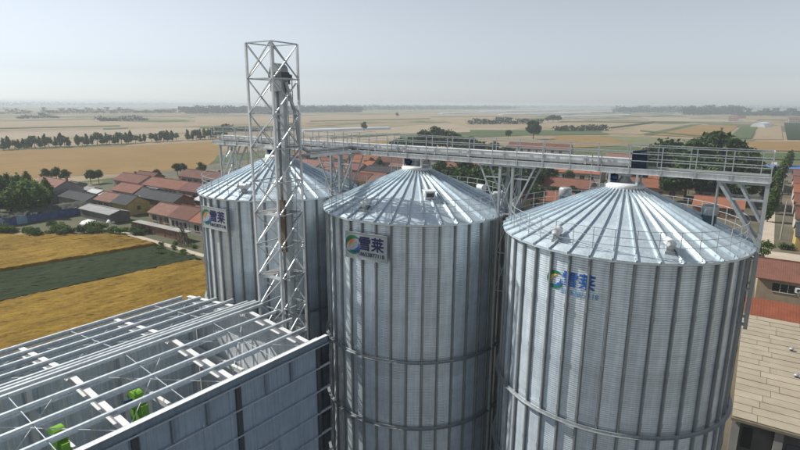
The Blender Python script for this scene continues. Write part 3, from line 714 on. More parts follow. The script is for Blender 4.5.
MB().box(-.3, .3, -.2, .2, -.1, .3).tube((-.3, 0, .05), (-.55, 0, .05), .14, 10).build('hoist_body', M['ochre'], t)
MB().beam((0, 0, .3), (0, 0, .46), .06, .06).build('hanger', M['dark_steel'], t)
# ------------------------------------------------------------------ village houses
def tile_mat(name, c, c2):
    m = bpy.data.materials.new(name); m.use_nodes = True; n, l = m.node_tree.nodes, m.node_tree.links
    b = n['Principled BSDF']; b.inputs['Roughness'].default_value = .9; b.inputs['Specular IOR Level'].default_value = .2
    tc = n.new('ShaderNodeTexCoord'); mp = n.new('ShaderNodeMapping'); mp.inputs['Scale'].default_value = (1, 1, 1.8); l.new(tc.outputs['Object'], mp.inputs[0])
    n1 = n.new('ShaderNodeTexNoise'); n1.inputs['Scale'].default_value = .6; n1.inputs['Detail'].default_value = 8; n1.inputs['Roughness'].default_value = .75; l.new(mp.outputs[0], n1.inputs['Vector'])
    wv = n.new('ShaderNodeTexWave'); wv.bands_direction = 'X'; wv.inputs['Scale'].default_value = 1.1; wv.inputs['Distortion'].default_value = .6; l.new(tc.outputs['Object'], wv.inputs['Vector'])
    oi = n.new('ShaderNodeObjectInfo')
    ad = n.new('ShaderNodeMath'); ad.operation = 'MULTIPLY_ADD'; ad.inputs[1].default_value = .18; l.new(wv.outputs['Fac'], ad.inputs[0]); l.new(n1.outputs['Fac'], ad.inputs[2])
    mr = n.new('ShaderNodeMapRange'); mr.inputs[1].default_value = .38; mr.inputs[2].default_value = .78; l.new(ad.outputs[0], mr.inputs[0])
    mx = n.new('ShaderNodeMix'); mx.data_type = 'RGBA'; mx.inputs[6].default_value = (*c2, 1); mx.inputs[7].default_value = (*c, 1); l.new(mr.outputs[0], mx.inputs[0])
    r2 = n.new('ShaderNodeMapRange'); r2.inputs[3].default_value = .85; r2.inputs[4].default_value = 1.15; l.new(oi.outputs['Random'], r2.inputs[0])
    m2 = n.new('ShaderNodeMix'); m2.data_type = 'RGBA'; m2.blend_type = 'MULTIPLY'; m2.inputs[0].default_value = 1; l.new(mx.outputs[2], m2.inputs[6]); l.new(r2.outputs[0], m2.inputs[7])
    l.new(m2.outputs[2], b.inputs['Base Color']); return m
M['t_red'] = tile_mat('t_red', (.19, .088, .064), (.12, .056, .042))
M['t_pink'] = tile_mat('t_pink', (.215, .118, .094), (.14, .074, .06))
M['t_orange'] = tile_mat('t_orange', (.275, .115, .070), (.185, .076, .045))
M['t_brown'] = tile_mat('t_brown', (.145, .072, .054), (.092, .045, .035))
M['t_purple'] = tile_mat('t_purple', (.175, .083, .072), (.115, .055, .05))
M['t_slate'] = tile_mat('t_slate', (.060, .062, .068), (.035, .036, .04))
M['t_pale'] = tile_mat('t_pale', (.55, .56, .56), (.42, .43, .43))
M['t_grey'] = tile_mat('t_grey', (.30, .30, .30), (.20, .20, .20))
M['w_grey'] = mat('w_grey', (.26, .25, .235), .9, 0, var=.15, scale=.7)
M['w_pale'] = mat('w_pale', (.42, .39, .34), .9, 0, var=.14, scale=.7)
M['w_dark'] = mat('w_dark', (.12, .115, .11), .9, 0, var=.15, scale=.7)
M['w_yellow'] = mat('w_yellow', (.40, .30, .10), .9, 0, var=.14, scale=.7)
M['w_brick'] = mat('w_brick', (.21, .115, .075), .9, 0, var=.2, scale=1.5)
M['w_tan'] = mat('w_tan', (.33, .26, .18), .9, 0, var=.14, scale=.7)
M['glass'] = mat('glass', (.02, .024, .028), .15, 0, var=.2, scale=.3)
M['joinery'] = mat('joinery', (.55, .54, .5), .6)
M['door'] = mat('door', (.12, .06, .04), .6, 0)
def house(label, x0, x1, y0, y1, h, rise, wm, rm, wins=4, door=True, gable_win=False, chimney=None, group='houses of the village', name='village_house'):
    w, d = x1-x0, y1-y0; t = thing(name, label, 'house', ((x0+x1)/2, (y0+y1)/2, 0), 0, group)
    a, c = w/2, d/2; b = MB()
    b.add([(-a,-c,0),(a,-c,0),(a,c,0),(-a,c,0),(-a,-c,h),(a,-c,h),(a,c,h),(-a,c,h),(-a,0,h+rise),(a,0,h+rise)],
          [(0,1,5,4),(1,2,6,9,5),(2,3,7,6),(3,0,4,8,7)])
    b.build('wall', M[wm], t)
    o, th = .40, .14; b = MB()
    sl = rise/c
    for s in (-1, 1):
        e = (a+.25, s*(c+o), h-sl*o+.03); r = (a+.25, 0, h+rise+.03)
        vs = [(-e[0], e[1], e[2]), (e[0], e[1], e[2]), (r[0], 0, r[2]), (-r[0], 0, r[2])]
        vs += [(x, y, z+th) for x, y, z in vs]
        b.add(vs, [(0,1,2,3),(4,5,6,7),(0,1,5,4),(1,2,6,5),(3,0,4,7)] if s < 0 else [(3,2,1,0),(7,6,5,4),(4,5,1,0),(5,6,2,1),(7,4,0,3)])
    rf = b.build('roof', M[rm], t)
    MB().box(-a-.27, a+.27, -.13, .13, h+rise+.10, h+rise+.30).build('ridge_cap', M[rm], rf)
    if chimney is not None: MB().box(chimney-.3, chimney+.3, c*.35-.3, c*.35+.3, h+rise*.5, h+rise+.75).build('chimney', M['w_brick'], rf)
    xs_ = np.linspace(-a, a, wins+2)[1:-1] if wins else []
    for i, x in enumerate(xs_):
        if door and i == len(xs_)//2:
            MB().box(x-.55, x+.55, -c-.04, -c-.004, 0, 2.2).build('door', M['door'], t); continue
        ww = min(.9, w/(wins+1)*.32)
        e = MB().box(x-ww, x+ww, -c-.03, -c-.004, .95, 2.35).build('window', M['glass'], t)
        MB().box(x-ww-.08, x+ww+.08, -c-.10, -c-.002, .85, .948).build('sill', M['joinery'], e)
        MB().box(x-.03, x+.03, -c-.05, -c-.032, .95, 2.35).build('mullion', M['joinery'], e)
    if gable_win: MB().box(a+.004, a+.03, -.5, .5, 1.3, 2.4).build('window', M['glass'], t)
    return t
HS = [
 ('house with a tall bare grey gable and pink tiled roof beside the dense tree clump', -172,-157, 46,55.5, 4.0,2.4,'w_grey','t_pink',3,True,False,4),
 ('low shed with slate roof and pale wall adjoining the tall grey gable', -155,-139, 47,53, 2.5,1.3,'w_pale','t_slate',0,False,False,None),
 ('small house with faded red roof sharing a wall with the yellow gabled house', -138,-129.2, 49,55.5, 3.0,1.6,'w_grey','t_pink',2,False,False,None),
 ('slate roofed house with a yellow gable wall', -129,-121.5, 49,55.5, 3.1,1.8,'w_yellow','t_slate',0,False,True,None),
 ('red tiled house standing behind the yellow gabled house', -151,-139, 61,68, 3.0,1.7,'w_grey','t_red',3,True,False,None),
 ('small slate roofed outbuilding behind the yellow gabled house', -138.5,-131, 61,67, 2.6,1.7,'w_dark','t_slate',1,False,False,None),
 ('pale house with red roof and grey gable next to the long row house', -172,-156, 73,81, 3.1,1.9,'w_grey','t_red',4,True,True,-3),
 ('long row house with red-brown roof and a row of dark windows', -153,-133.2, 72.5,80.5, 3.1,1.9,'w_pale','t_red',8,True,False,4),
 ('long row house with purplish roof and grey wall, windows evenly spaced', -133,-108, 72.5,80.5, 3.1,1.9,'w_grey','t_purple',9,True,False,None),
 ('dark red roofed house standing alone behind the long row houses', -162,-138, 92,100, 3.2,2.0,'w_grey','t_brown',6,True,False,5),
 ('brown brick barn with dark slate roof in front of the long row houses', -131,-115, 58.5,65, 3.0,1.6,'w_brick','t_slate',0,False,False,None),
 ('tan walled house with faded pink roof behind the brick wall with pale coping', -109,-99.2, 47.5,54.5, 2.9,1.8,'w_tan','t_pink',3,True,False,None),
 ('pale walled house with dark brown roof between pink and orange roofs', -99,-91.2, 46.5,54.5, 3.2,2.0,'w_pale','t_brown',4,True,False,None),
 ('house with bright orange roof right behind the silo wall', -91,-78, 46.5,54.5, 3.1,2.0,'w_pale','t_orange',4,True,False,None),
 ('low farm shed with light grey sheet roof beside the white covered heap', -131,-116, 41.5,46.5, 2.3,.7,'w_dark','t_grey',0,False,False,None),
 # rows seen between the silo behind the tower and the middle silo
 ('pink roofed village house at the far end of the back row', -187,-168, 176,184, 3.2,2.1,'w_pale','t_pink',4,True,False,None),
 ('faded red village house of the back row beside the pink roof', -166,-150, 176,184, 3.2,2.1,'w_pale','t_red',4,True,False,None),
 ('bright orange roofed village house in the back row', -148,-133, 176,184, 3.2,2.1,'w_pale','t_orange',4,True,False,None),
 ('wide dark red roofed village house in the back row', -131,-108, 177,186, 3.3,2.3,'w_grey','t_brown',6,True,False,None),
 ('pinkish roofed village house in the middle row', -160,-142, 146,154, 3.1,2.0,'w_pale','t_pink',4,True,False,None),
 ('purplish roofed village house in the middle row beside the black roof', -140,-119, 146,154, 3.1,2.0,'w_tan','t_purple',5,True,False,None),
 ('black roofed village house with clutter on its roof in the middle row', -117,-101, 147,155, 3.1,1.6,'w_dark','t_slate',3,True,False,None),
 ('orange-red roofed village house in the middle row beside the black roof', -99,-84, 147,155, 3.1,2.0,'w_pale','t_orange',3,True,False,3),
 ('brownish red roofed village house in the front row with yellow wall', -120,-97, 122,130, 3.1,2.0,'w_yellow','t_brown',5,True,False,None),
 ('faded red roofed village house in the front row with grey wall', -142,-122, 122,130, 3.1,2.0,'w_grey','t_red',4,True,False,None),
 ('dull pink roofed village house in the front row with pale wall', -95,-80, 120,128, 3.1,2.0,'w_pale','t_pink',3,True,False,None),
 ('purplish roofed cottage in front of the front village row', -108,-88, 98,106, 3.0,1.9,'w_grey','t_purple',4,True,False,None),
 # seen between the middle silo and the painted silo, and behind it
 ('long orange roofed house behind the grove near the catwalk', -54,-33, 190,199, 3.3,2.3,'w_pale','t_orange',5,True,False,None),
 ('red-brown roofed house with a white chimney in front of the long orange roof', -43,-27, 150,159, 3.2,2.2,'w_grey','t_red',4,True,False,6.5),
 ('small orange roofed house nearest the silos behind the grove', -39,-25, 122,130, 3.1,2.0,'w_tan','t_orange',3,True,False,None),
 ('wide pale red roofed house far behind the catwalk drive', -46,-14, 252,263, 3.5,2.5,'w_pale','t_pink',6,True,False,None),
 ('narrow red roofed house far behind the catwalk drive', -10,6, 250,260, 3.4,2.3,'w_pale','t_red',3,True,False,None),
 ('orange roofed house behind the cap of the painted silo', -18,-1, 166,175, 3.2,2.2,'w_tan','t_orange',4,True,False,None),
 ('red roofed house half hidden under the big dark trees', 2,16, 168,176, 3.2,2.2,'w_pale','t_red',3,True,False,None),
 ('long low red roofed house on the far side of the village', -118,-78, 300,310, 3.4,2.4,'w_pale','t_red',7,True,False,None),
 # beside the lane at the right
 ('yellow fronted house with slate roof facing the pale road', 26.2,44, 110.5,119, 3.2,1.9,'w_yellow','t_slate',5,True,False,None),
 ('dark brown roofed house behind the yellow fronted house', 27,44, 133,141, 3.2,2.2,'w_pale','t_brown',4,True,False,None),
 ('red roofed house beside the lane, second behind the yellow fronted house', 27.6,45, 156,165, 3.3,2.4,'w_pale','t_red',4,True,False,None),
 ('orange roofed house beside the lane, third behind the yellow fronted house', 28.4,46, 180,189, 3.3,2.4,'w_pale','t_orange',4,True,False,None),
 ('red roofed house beside the lane, fourth behind the yellow fronted house', 29.2,47, 203,212, 3.3,2.4,'w_pale','t_red',4,True,False,None),
 ('pink roofed house beside the lane, last before the blue roofed shed', 30,48, 228,237, 3.3,2.4,'w_pale','t_pink',4,True,False,None),
]
for q in HS: house(*q)
SM = [(-164,-159,58,62,'t_grey','small grey roofed lean-to behind the tall grey gable house'),(-157,-151,56.5,60,'t_pale','small white roofed shed behind the slate shed'),(-148,-143,55.5,59,'t_pale','white sheet roofed lean-to between slate shed and red tiled house'),(-136,-131,57,60,'t_pale','white roofed shed behind the small faded red house'),
 (-180,-174,60,65,'t_slate','black roofed shed behind the grey gable beside the round trees'),(-118,-112,67,71,'t_pale','white roofed porch in front of the purplish row house'),(-147,-141,69,71.8,'t_grey','grey porch roof in front of the red-brown row house'),(-112,-108.5,55.5,58,'t_slate','small slate roofed privy beside the brick barn'),
 (-128,-120,66,70,'t_red','small red roofed shed behind the brick barn'),(-106,-98,57,62,'t_brown','brown roofed shed behind the faded pink house'),(-95,-84,58,64,'t_red','red roofed shed behind the dark brown and orange roofs'),(-178,-166,84,89,'t_brown','brown roofed barn behind the pale house with red roof'),
 (-124,-108,86,92,'t_pink','pink roofed cottage behind the purplish row house'),(-104,-90,70,77,'t_orange','orange roofed cottage beside the end of the purplish row house'),(-86,-74,68,75,'t_brown','brown roofed cottage hidden behind the silo near the orange one'),
 (-150,-138,133,139,'t_slate','slate roofed shed between the front and middle village rows'),(-128,-116,134,140,'t_orange','orange roofed shed between the front and middle village rows'),(-110,-98,134,139,'t_red','red roofed shed between the front and middle village rows'),(-160,-148,162,168,'t_red','red roofed shed between the middle and back village rows'),(-138,-124,161,168,'t_orange','orange roofed shed between the middle and back village rows'),(-116,-104,163,169,'t_pink','pink roofed shed between the middle and back village rows'),(-78,-64,150,158,'t_red','red roofed house at the end of the middle village row'),(-98,-82,176,184,'t_red','red roofed house at the end of the back village row'),
 (-62,-48,170,178,'t_red','red roofed house between grove and long orange roof'),(-24,-10,188,196,'t_orange','orange roofed house beside the long orange roof'),(-22,-8,142,150,'t_pink','pink roofed house behind the painted silo eave'),(-6,8,190,198,'t_red','red roofed house deep behind the painted silo cap'),(4,16,140,148,'t_orange','orange roofed house under the big trees by the lane'),(-150,-130,205,214,'t_pink','pink roofed house behind the back village row'),(-126,-104,206,215,'t_red','red roofed house behind the back village row')]
for x0, x1, y0, y1, rm, lab in SM:
    big = (x1-x0) > 9; house(lab, x0, x1, y0, y1, 3.0 if big else 2.3, (y1-y0)*.25 if big else .6, random.choice(['w_grey', 'w_tan', 'w_pale', 'w_brick']), rm, 3 if big else 0, big, group='houses of the village' if big else 'outbuildings of the village', name='village_house' if big else 'outbuilding')

# house with long dark window band behind the beige shed
h = house('grey house with red tiled roof, dark window bands and a white cooling unit', 19.6, 47, 70.2, 79.2, 3.9, 1.9, 'w_tan', 't_red', 0, False)
for x in (-10.2, -6.2, -1.5, 4, 9):
    e = MB().box(x-1.5, x+1.5, -4.54, -4.504, 2.0, 3.3).build('window', M['glass'], h)
    MB().box(x-1.55, x+1.55, -4.60, -4.502, 1.9, 1.998).build('sill', M['joinery'], e)
    for dx in (-.5, .5): MB().box(x+dx-.03, x+dx+.03, -4.56, -4.542, 2.0, 3.3).build('mullion', M['joinery'], e)
u = thing('cooling_unit', 'white cooling unit hung between the dark windows of the grey house', 'cooler', (24.9, 70.0, 2.4)); MB().box(-.45, .45, -.35, .05, 0, .7).build('cooler_case', M['white_steel'], u)
MB().lathe([(.0, 0), (.26, 0), (.26, .02)], 16).build('fan_grille', M['dark_steel'], u, (0, -.36, .35)).rotation_euler = (math.pi/2, 0, 0)

# beige-roofed shed beside the painted silo
M['r_beige'] = mat('r_beige', (.37, .325, .245), .8, 0, scale=.5, detail=8, col2=(.27, .232, .17), rnd=.07, bump=.15, bscale=3)
M['t_strip'] = tile_mat('t_strip', (.21, .068, .038), (.13, .043, .025))
M['r_joint'] = mat('r_joint', (.20, .17, .12), .9)
sh = thing('farm_shed', 'long shed roofed in beige sheets with a red tiled strip, beside the painted silo', 'shed', (18.0, 20.6, 0))
MB().box(.3, 27, .5, 23.5, 0, 4.9).build('wall', M['w_dark'], sh)
LS, z0, z1 = 23.6, 5.15, 6.15
MB().add([(0, 0, z0-.06), (28, 0, z0-.06), (28, LS, z1-.06), (0, LS, z1-.06), (0, 0, z0-.16), (28, 0, z0-.16), (28, LS, z1-.16), (0, LS, z1-.16)], [(0,1,2,3),(7,6,5,4),(0,4,5,1),(1,5,6,2),(2,6,7,3),(3,7,4,0)]).build('roof_deck', M['r_joint'], sh)
nr = 20; dy = LS/nr
for r in range(nr):
    cuts = [0.0]; x = random.uniform(1.2, 3.4)
    while x < 27: cuts.append(x); x += random.uniform(2.8, 6.0)
    cuts.append(28.0)
    for a, c in zip(cuts, cuts[1:]):
        ya, yb = r*dy, (r+1)*dy+.04; za = z0+(z1-z0)*ya/LS+.035; zb = z0+(z1-z0)*yb/LS-.02; j = random.uniform(-.01, .012)
        MB().add([(a+.015, ya+.01, za+j), (c-.015, ya+.01, za+j), (c-.015, yb, zb+j), (a+.015, yb, zb+j), (a+.015, ya+.01, za+j-.05), (c-.015, ya+.01, za+j-.05)],
                 [(0,1,2,3), (4,5,1,0)]).build('roof_sheet', M['r_beige'], sh)
MB().add([(0.1, 23.75, 5.9), (28, 23.75, 5.9), (28, 27.6, 7.1), (.1, 27.6, 7.1), (.1, 31.2, 5.9), (28, 31.2, 5.9)], [(0,1,2,3),(3,2,5,4)]).build('tiled_strip', M['t_strip'], sh)
MB().box(.4, 27, 24.0, 31, 0, 5.9).build('wall', M['w_tan'], sh)
for x in (.35, 3.3, 7.5, 11.7): MB().box(x-.3, x+.3, .1, .5, 0, 4.95).build('pillar', M['concrete'], sh)
MB().box(.9, 1.6, .44, .498, 2.4, 4.2).build('window', M['glass'], sh)
MB().box(3.9, 6.9, .44, .498, .3, 3.8).build('door', M['dark_steel'], sh)
MB().box(-.02, 28, -.12, .02, 4.82, 5.06).build('fascia', M['r_joint'], sh)
for x, y, lab in ((4.4, 15.6, 'small roof vent on the beige shed closer to the red strip'), (4.6, 9.8, 'small roof vent on the beige shed closer to its eave')):
    v = thing('shed_vent', lab, 'vent', (18+x, 20.6+y, z0+(z1-z0)*y/LS), 0, 'vents on the beige shed roof')
    MB().lathe([(.14, -.05), (.14, .25)], 12).build('vent_neck', M['dark_steel'], v)
    MB().lathe([(.2, .22), (.22, .28), (.12, .36), (0, .38)], 12).build('vent_head', M['frame_steel'], v)

# sheds, walls and heaps by the wheat field
wl_ = thing('brick_wall', 'low brown brick enclosure wall with pale concrete coping behind the green crop', 'wall', (-95, 41.3, 0))
M['w_wall'] = mat('w_wall', (.20, .105, .065), .95, 0, var=.25, scale=1.2)
for k in range(5):
    x = -10+k*4.05; MB().box(x+.02, x+4.03, -.14, .14, 0, 2.0).build('wall_bay', M['w_wall'], wl_); MB().box(x-.18, x+.18, -.22, .2, 0, 2.02).build('pier', M['w_wall'], wl_)
    MB().box(x-.15, x+3.9, -.5, 1.6, 2.03, 2.13).build('coping_slab', M['concrete'], wl_)
M['tarp_blue'] = mat('tarp_blue', (.05, .10, .26), .5, 0, var=.25, scale=1.0)
M['tarp_light'] = mat('tarp_light', (.22, .36, .52), .5, 0, var=.15, scale=1.0)
M['thatch'] = mat('thatch', (.055, .06, .045), .95, 0, scale=1.5, detail=8, col2=(.018, .026, .014), bump=.5, bscale=6)
ts = thing('tarp_shed', 'long low shed walled with blue tarpaulin under a dark rough roof', 'shed', (-134, 35, 0), R_(2))
for k in range(8):
    y = -10+k*2.5; o = MB().add([(0, y+.05, 0), (.12*(-1)**k, y+1.25, 0), (0, y+2.45, 0), (0, y+.05, 2.0), (.1*(-1)**k, y+1.25, 1.9+.15*random.random()), (0, y+2.45, 2.0)], [(0,1,4,3),(1,2,5,4)]).build('tarp_panel', M['tarp_light' if k == 1 else 'tarp_blue'], ts)
    MB().box(-.06, .06, y-.05, y+.05, 0, 2.1).build('post', M['dark_steel'], ts)
b = MB(); n1, n2 = 28, 6
vs = [(-6*i/n2+.4, -10.4+21*j/n1, 2.2+.9*math.sin(math.pi*i/n2)+random.uniform(-.15, .2)) for j in range(n1+1) for i in range(n2+1)]
b.add(vs, [(j*(n2+1)+i, (j+1)*(n2+1)+i, (j+1)*(n2+1)+i+1, j*(n2+1)+i+1) for j in range(n1) for i in range(n2)]); b.build('rough_roof', M['thatch'], ts)
MB().box(-5.5, -.2, -10.2, -10.1, 0, 2.1).build('end_wall', M['tarp_blue'], ts)
def heap(name, label, cat, x, y, a, c, h, m):
    t = thing(name, label, cat, (x, y, 0)); b = MB(); n, k = 16, 6; vs = []
    for j in range(k+1):
        f = j/k; r = math.cos(f*math.pi/2)**.7 if j < k else 0.02
        for i in range(n):
            q = 2*math.pi*i/n; e = 1+random.uniform(-.08, .08); vs.append((a*r*e*math.cos(q), c*r*e*math.sin(q), h*f*(1+random.uniform(-.05, .05))))
    b.add(vs, [(j*n+i, j*n+(i+1) % n, (j+1)*n+(i+1) % n, (j+1)*n+i) for j in range(k) for i in range(n)], True); b.build('sheet_cover', m, t)
    b = MB()
    for q in (0, 1.7, 3.2, 4.6): b.box(a*math.cos(q)*1.0-.2, a*math.cos(q)*1.0+.2, c*math.sin(q)*1.0-.15, c*math.sin(q)*1.0+.15, 0, .2)
    b.build('weights', M['concrete'], t)
M['plastic_white'] = mat('plastic_white', (.62, .63, .63), .5, 0, var=.1, scale=.8)
p = gp(90, 224); heap('covered_heap', 'heap under white sheeting between the blue tarp shed and the grey roofed shed', 'heap', p.x, p.y, 3.0, 2.0, 1.2, M['plastic_white'])
p = gp(111, 223); heap('covered_heap', 'small heap under white sheeting below the slate roofed yellow gable', 'heap', p.x, p.y, 1.3, 1.0, 1.4, M['plastic_white'])
# pile of poles leaning near the silo behind the tower
pk = thing('pole_stack', 'stack of bare brown poles leaning upright beside the brick wall', 'poles', (-83.5, 39.5, 0))
M['pole'] = mat('pole', (.13, .10, .075), .9, 0, var=.25, scale=3)
for k in range(34):
    a = random.uniform(0, 6.28); r = random.uniform(.8, 2.6); z = random.uniform(2.6, 4.2)
    MB().tube((r*1.3*math.cos(a), r*.8*math.sin(a), 0), (.55*math.cos(a+2.6)+random.uniform(-.8, .8), .4*math.sin(a+2.6), z), .06, 5, .035).build('pole', M['pole'], pk)
# greenhouses
M['film'] = mat('film', (.60, .63, .66), .35, 0, var=.08, scale=.05)
def greenhouse(label, p, q, w=9, h=3.0, group='plastic greenhouses in the fields'):
    p, q = Vector((p.x, p.y, 0)), Vector((q.x, q.y, 0)); d = (q-p); L_ = d.length; t = thing('greenhouse', label, 'greenhouse', p, math.atan2(d.y, d.x), group)
    b = MB(); n = 8; vs = []
    for x in (0, L_):
        for k in range(n+1): vs.append((x, w/2*math.cos(math.pi*k/n), h*math.sin(math.pi*k/n)))
    b.add(vs, [(k, n+1+k, n+2+k, k+1) for k in range(n)], True); b.add(vs, [tuple(range(n+1)), tuple(range(2*n+1, n, -1))]); b.build('film_cover', M['film'], t)
    b = MB()
    for k in range(int(L_/30)+1):
        x = min(L_-.2, k*30)
        for i in range(n): b.beam((x, (w/2+.06)*math.cos(math.pi*i/n), (h+.06)*math.sin(math.pi*i/n)), (x, (w/2+.06)*math.cos(math.pi*(i+1)/n), (h+.06)*math.sin(math.pi*(i+1)/n)), .2, .06, (1, 0, 0))
    b.build('hoop_frame', M['frame_steel'], t)
greenhouse('long white plastic greenhouse behind the catwalk near the tower', gp(302, 132.2), gp(388, 129.2), 10, 3.2)
for k, (a, c) in enumerate([((2,107.3),(95,106.2)), ((60,109.5),(190,108.3)), ((480,112),(560,110.6)), ((500,115.2),(590,113.2)), ((560,117.6),(628,115.5)), ((530,108.8),(610,108.2)), ((440,114),(505,112.6)), ((560,113),(640,111.4))]):
    lab = 'far plastic greenhouse strip on the plain left of the tower' if k < 2 else 'far plastic greenhouse strip on the plain behind the grove'
    p, q = gp(*a), gp(*c); greenhouse('pale plastic greenhouse strip far out on the plain', p, q, 16, 4)
p = gp(628, 161); 
# blue roofed shed beyond the lane
bs_ = thing('blue_shed', 'long low shed with bright blue sheet roof beyond the lane', 'shed', (24, 262, 0))
M['sheet_blue'] = mat('sheet_blue', (.10, .22, .45), .5, .2, var=.1)
MB().box(-16, 26, 0, 8, 0, 3.2).build('wall', M['w_pale'], bs_)
MB().add([(-16.4, -.5, 3.25), (26.4, -.5, 3.25), (26.4, 4, 4.3), (-16.4, 4, 4.3), (-16.4, 8.5, 3.25), (26.4, 8.5, 3.25)], [(0,1,2,3),(3,2,5,4)]).build('roof', M['sheet_blue'], bs_)
# power poles
for k, (x, y, lab) in enumerate([(24.0, 120, 'concrete power pole at the corner of the yellow fronted house'), (24.8, 165, 'concrete power pole by the lane among the roadside trees'), (-70, 112, 'concrete power pole among the village roofs behind the middle silo')]):
    t = thing('power_pole', lab, 'pole', (x, y, 0), 0, 'power poles of the village')
    MB().tube((0,0,0), (0,0,9), .17, 8, .11).build('shaft', M['concrete'], t); MB().box(-.9, .9, -.05, .05, 8.2, 8.32).build('crossarm', M['dark_steel'], t)
    for x_ in (-.75, 0, .75): MB().lathe([(.05, 0), (.07, .1), (.03, .2)], 8).build('insulator', M['w_brick'], t, (x_, 0, 8.33))

# ------------------------------------------------------------------ trees
M['leaf_dark'] = leaf_mat('leaf_dark', (.026, .050, .016), (.068, .112, .034))
M['leaf_mid'] = leaf_mat('leaf_mid', (.042, .078, .018), (.115, .170, .040))
M['leaf_light'] = leaf_mat('leaf_light', (.06, .105, .022), (.155, .225, .05))
M['bark'] = mat('bark', (.10, .08, .06), .95, 0, var=.2, scale=3)
M['wood_far'] = leaf_mat('wood_far', (.020, .032, .014), (.040, .058, .022))
def leaves(n, clumps, size, seed):
    """n leaf tufts spread through a set of ellipsoid clumps (centre, radii)"""
    g = np.random.default_rng(seed); w = np.array([r[0]*r[1]*r[2] for c, r in clumps])**.67; w = w/w.sum()
    vs, fs = [], []
    idx = g.choice(len(clumps), n, p=w)
    for k in range(n):
        c, r = clumps[idx[k]]; d = g.normal(size=3); d /= np.linalg.norm(d); q = g.uniform(.35, 1)**.5
        p = np.array(c)+d*np.array(r)*q*(g.uniform(.85, 1.1) if g.random() < .82 else g.uniform(1.1, 1.45))
        nrm = d*.6+g.normal(size=3)*.6; nrm /= np.linalg.norm(nrm); a = np.cross(nrm, g.normal(size=3)); a /= np.linalg.norm(a); b_ = np.cross(nrm, a)
        s = size*g.uniform(.6, 1.35); m = len(vs)
        vs += [tuple(p-a*s*.5), tuple(p-b_*s*.32+nrm*s*.12), tuple(p+a*s*.55), tuple(p+b_*s*.32+nrm*s*.12)]; fs.append((m, m+1, m+2, m+3))
    return vs, fs
def tree_kind(seed, kind):
    g = random.Random(seed); cl = []; b = MB()
    if kind == 'round':     # unit height 10
        cl.append(((0, 0, 6.4), (2.2, 2.2, 2.6)))
        for k in range(11):
            a = k*2.4+g.uniform(-.4, .4); r = g.uniform(1.2, 2.9); z = g.uniform(3.6, 8.2); s = g.uniform(.9, 1.7); r *= 1.0 if z < 7 else .6
            cl.append(((r*math.cos(a), r*math.sin(a), z), (s*1.1, s*1.1, s*.9)))
        tr, hh = .26, 5.5
    elif kind == 'poplar':
        for k in range(12):
            z = 1.8+k*.68; r = 1.5*math.sin(math.pi*min(1, (k+1.6)/13.5))**.8; a = g.uniform(0, 6.28); e = g.uniform(.1, .45)
            cl.append(((e*math.cos(a), e*math.sin(a), z), (r*g.uniform(.8, 1.1), r*g.uniform(.8, 1.1), .9)))
        tr, hh = .18, 7
    elif kind == 'conical':
        for k in range(9):
            z = 2.0+k*.85; r = 2.3*(1-k/10.5); a = g.uniform(0, 6.28); e = g.uniform(.1, .5)
            cl.append(((e*math.cos(a), e*math.sin(a), z), (r*g.uniform(.8, 1.1), r*g.uniform(.8, 1.1), .85)))
        tr, hh = .2, 7
    else:                   # bush, unit height 10 too (scaled down)
        for k in range(9):
            a = k*2.4; r = g.uniform(.5, 5.5); s = g.uniform(2.2, 4.0); cl.append(((r*math.cos(a), r*math.sin(a), g.uniform(2.5, 6.0)), (s, s, s*.95)))
        tr, hh = .4, 3
    b.tube((0, 0, -.1), (.1, .05, hh*.5), tr, 7, tr*.75); b.tube((.1, .05, hh*.5), (0, .1, hh), tr*.75, 7, tr*.35)
    for k in range(5):
        c = cl[min(len(cl)-1, 1+k)][0]; b.tube((.08, .05, hh*(.35+.1*k)), (c[0]*.8, c[1]*.8, c[2]), tr*.4, 5, tr*.12)
    return b, cl
LIB = {}
def lib(kind, leafm, n, size, v=0):
    key = (kind, leafm, n, v)
    if key not in LIB:
        tb, cl = tree_kind(hash((len(kind), v)) % 999, kind); vs, fs = leaves(n, cl, size, v*17+len(kind)*5+n)
        LIB[key] = (tb.mesh('trunk', M['bark']), MB().add(vs, fs).mesh('crown', M[leafm]))
    return LIB[key]
def tree(label, x, y, h, kind='round', leafm='leaf_mid', n=1500, size=.75, v=0, group=None, name='tree', wide=1.0):
    tm, cm = lib(kind, leafm, n, size, v)
    t = thing(name, label, 'bush' if kind == 'bush' else 'tree', (x, y, 0), random.uniform(0, 6.28), group); t.scale = (h/10*wide, h/10*wide, h/10)
    put('trunk', tm, t); put('crown', cm, t); return t
def tree_px(label, u, v_, h, **k): p = gp(u, v_); return tree(label, p.x, p.y, h, **k)
for k, (u, v_, h) in enumerate([(-16,216,9),(-4,222,8.5),(4,208,10),(13,220,8.5),(20,209,10),(27,219,8.5),(35,211,9.5),(42,217,9),(48,207,8.5),(-24,206,10),(10,203,9),(30,203,9.5)]):
    tree_px('slender bright green tree in the dense clump beside the grey gable' if k % 3 else 'round bright green tree in the dense clump beside the grey gable', u, v_, h, kind='poplar' if k % 3 else 'round', leafm='leaf_light', n=1700, size=.7, v=k % 3, group='trees of the dense clump', wide=1.35)
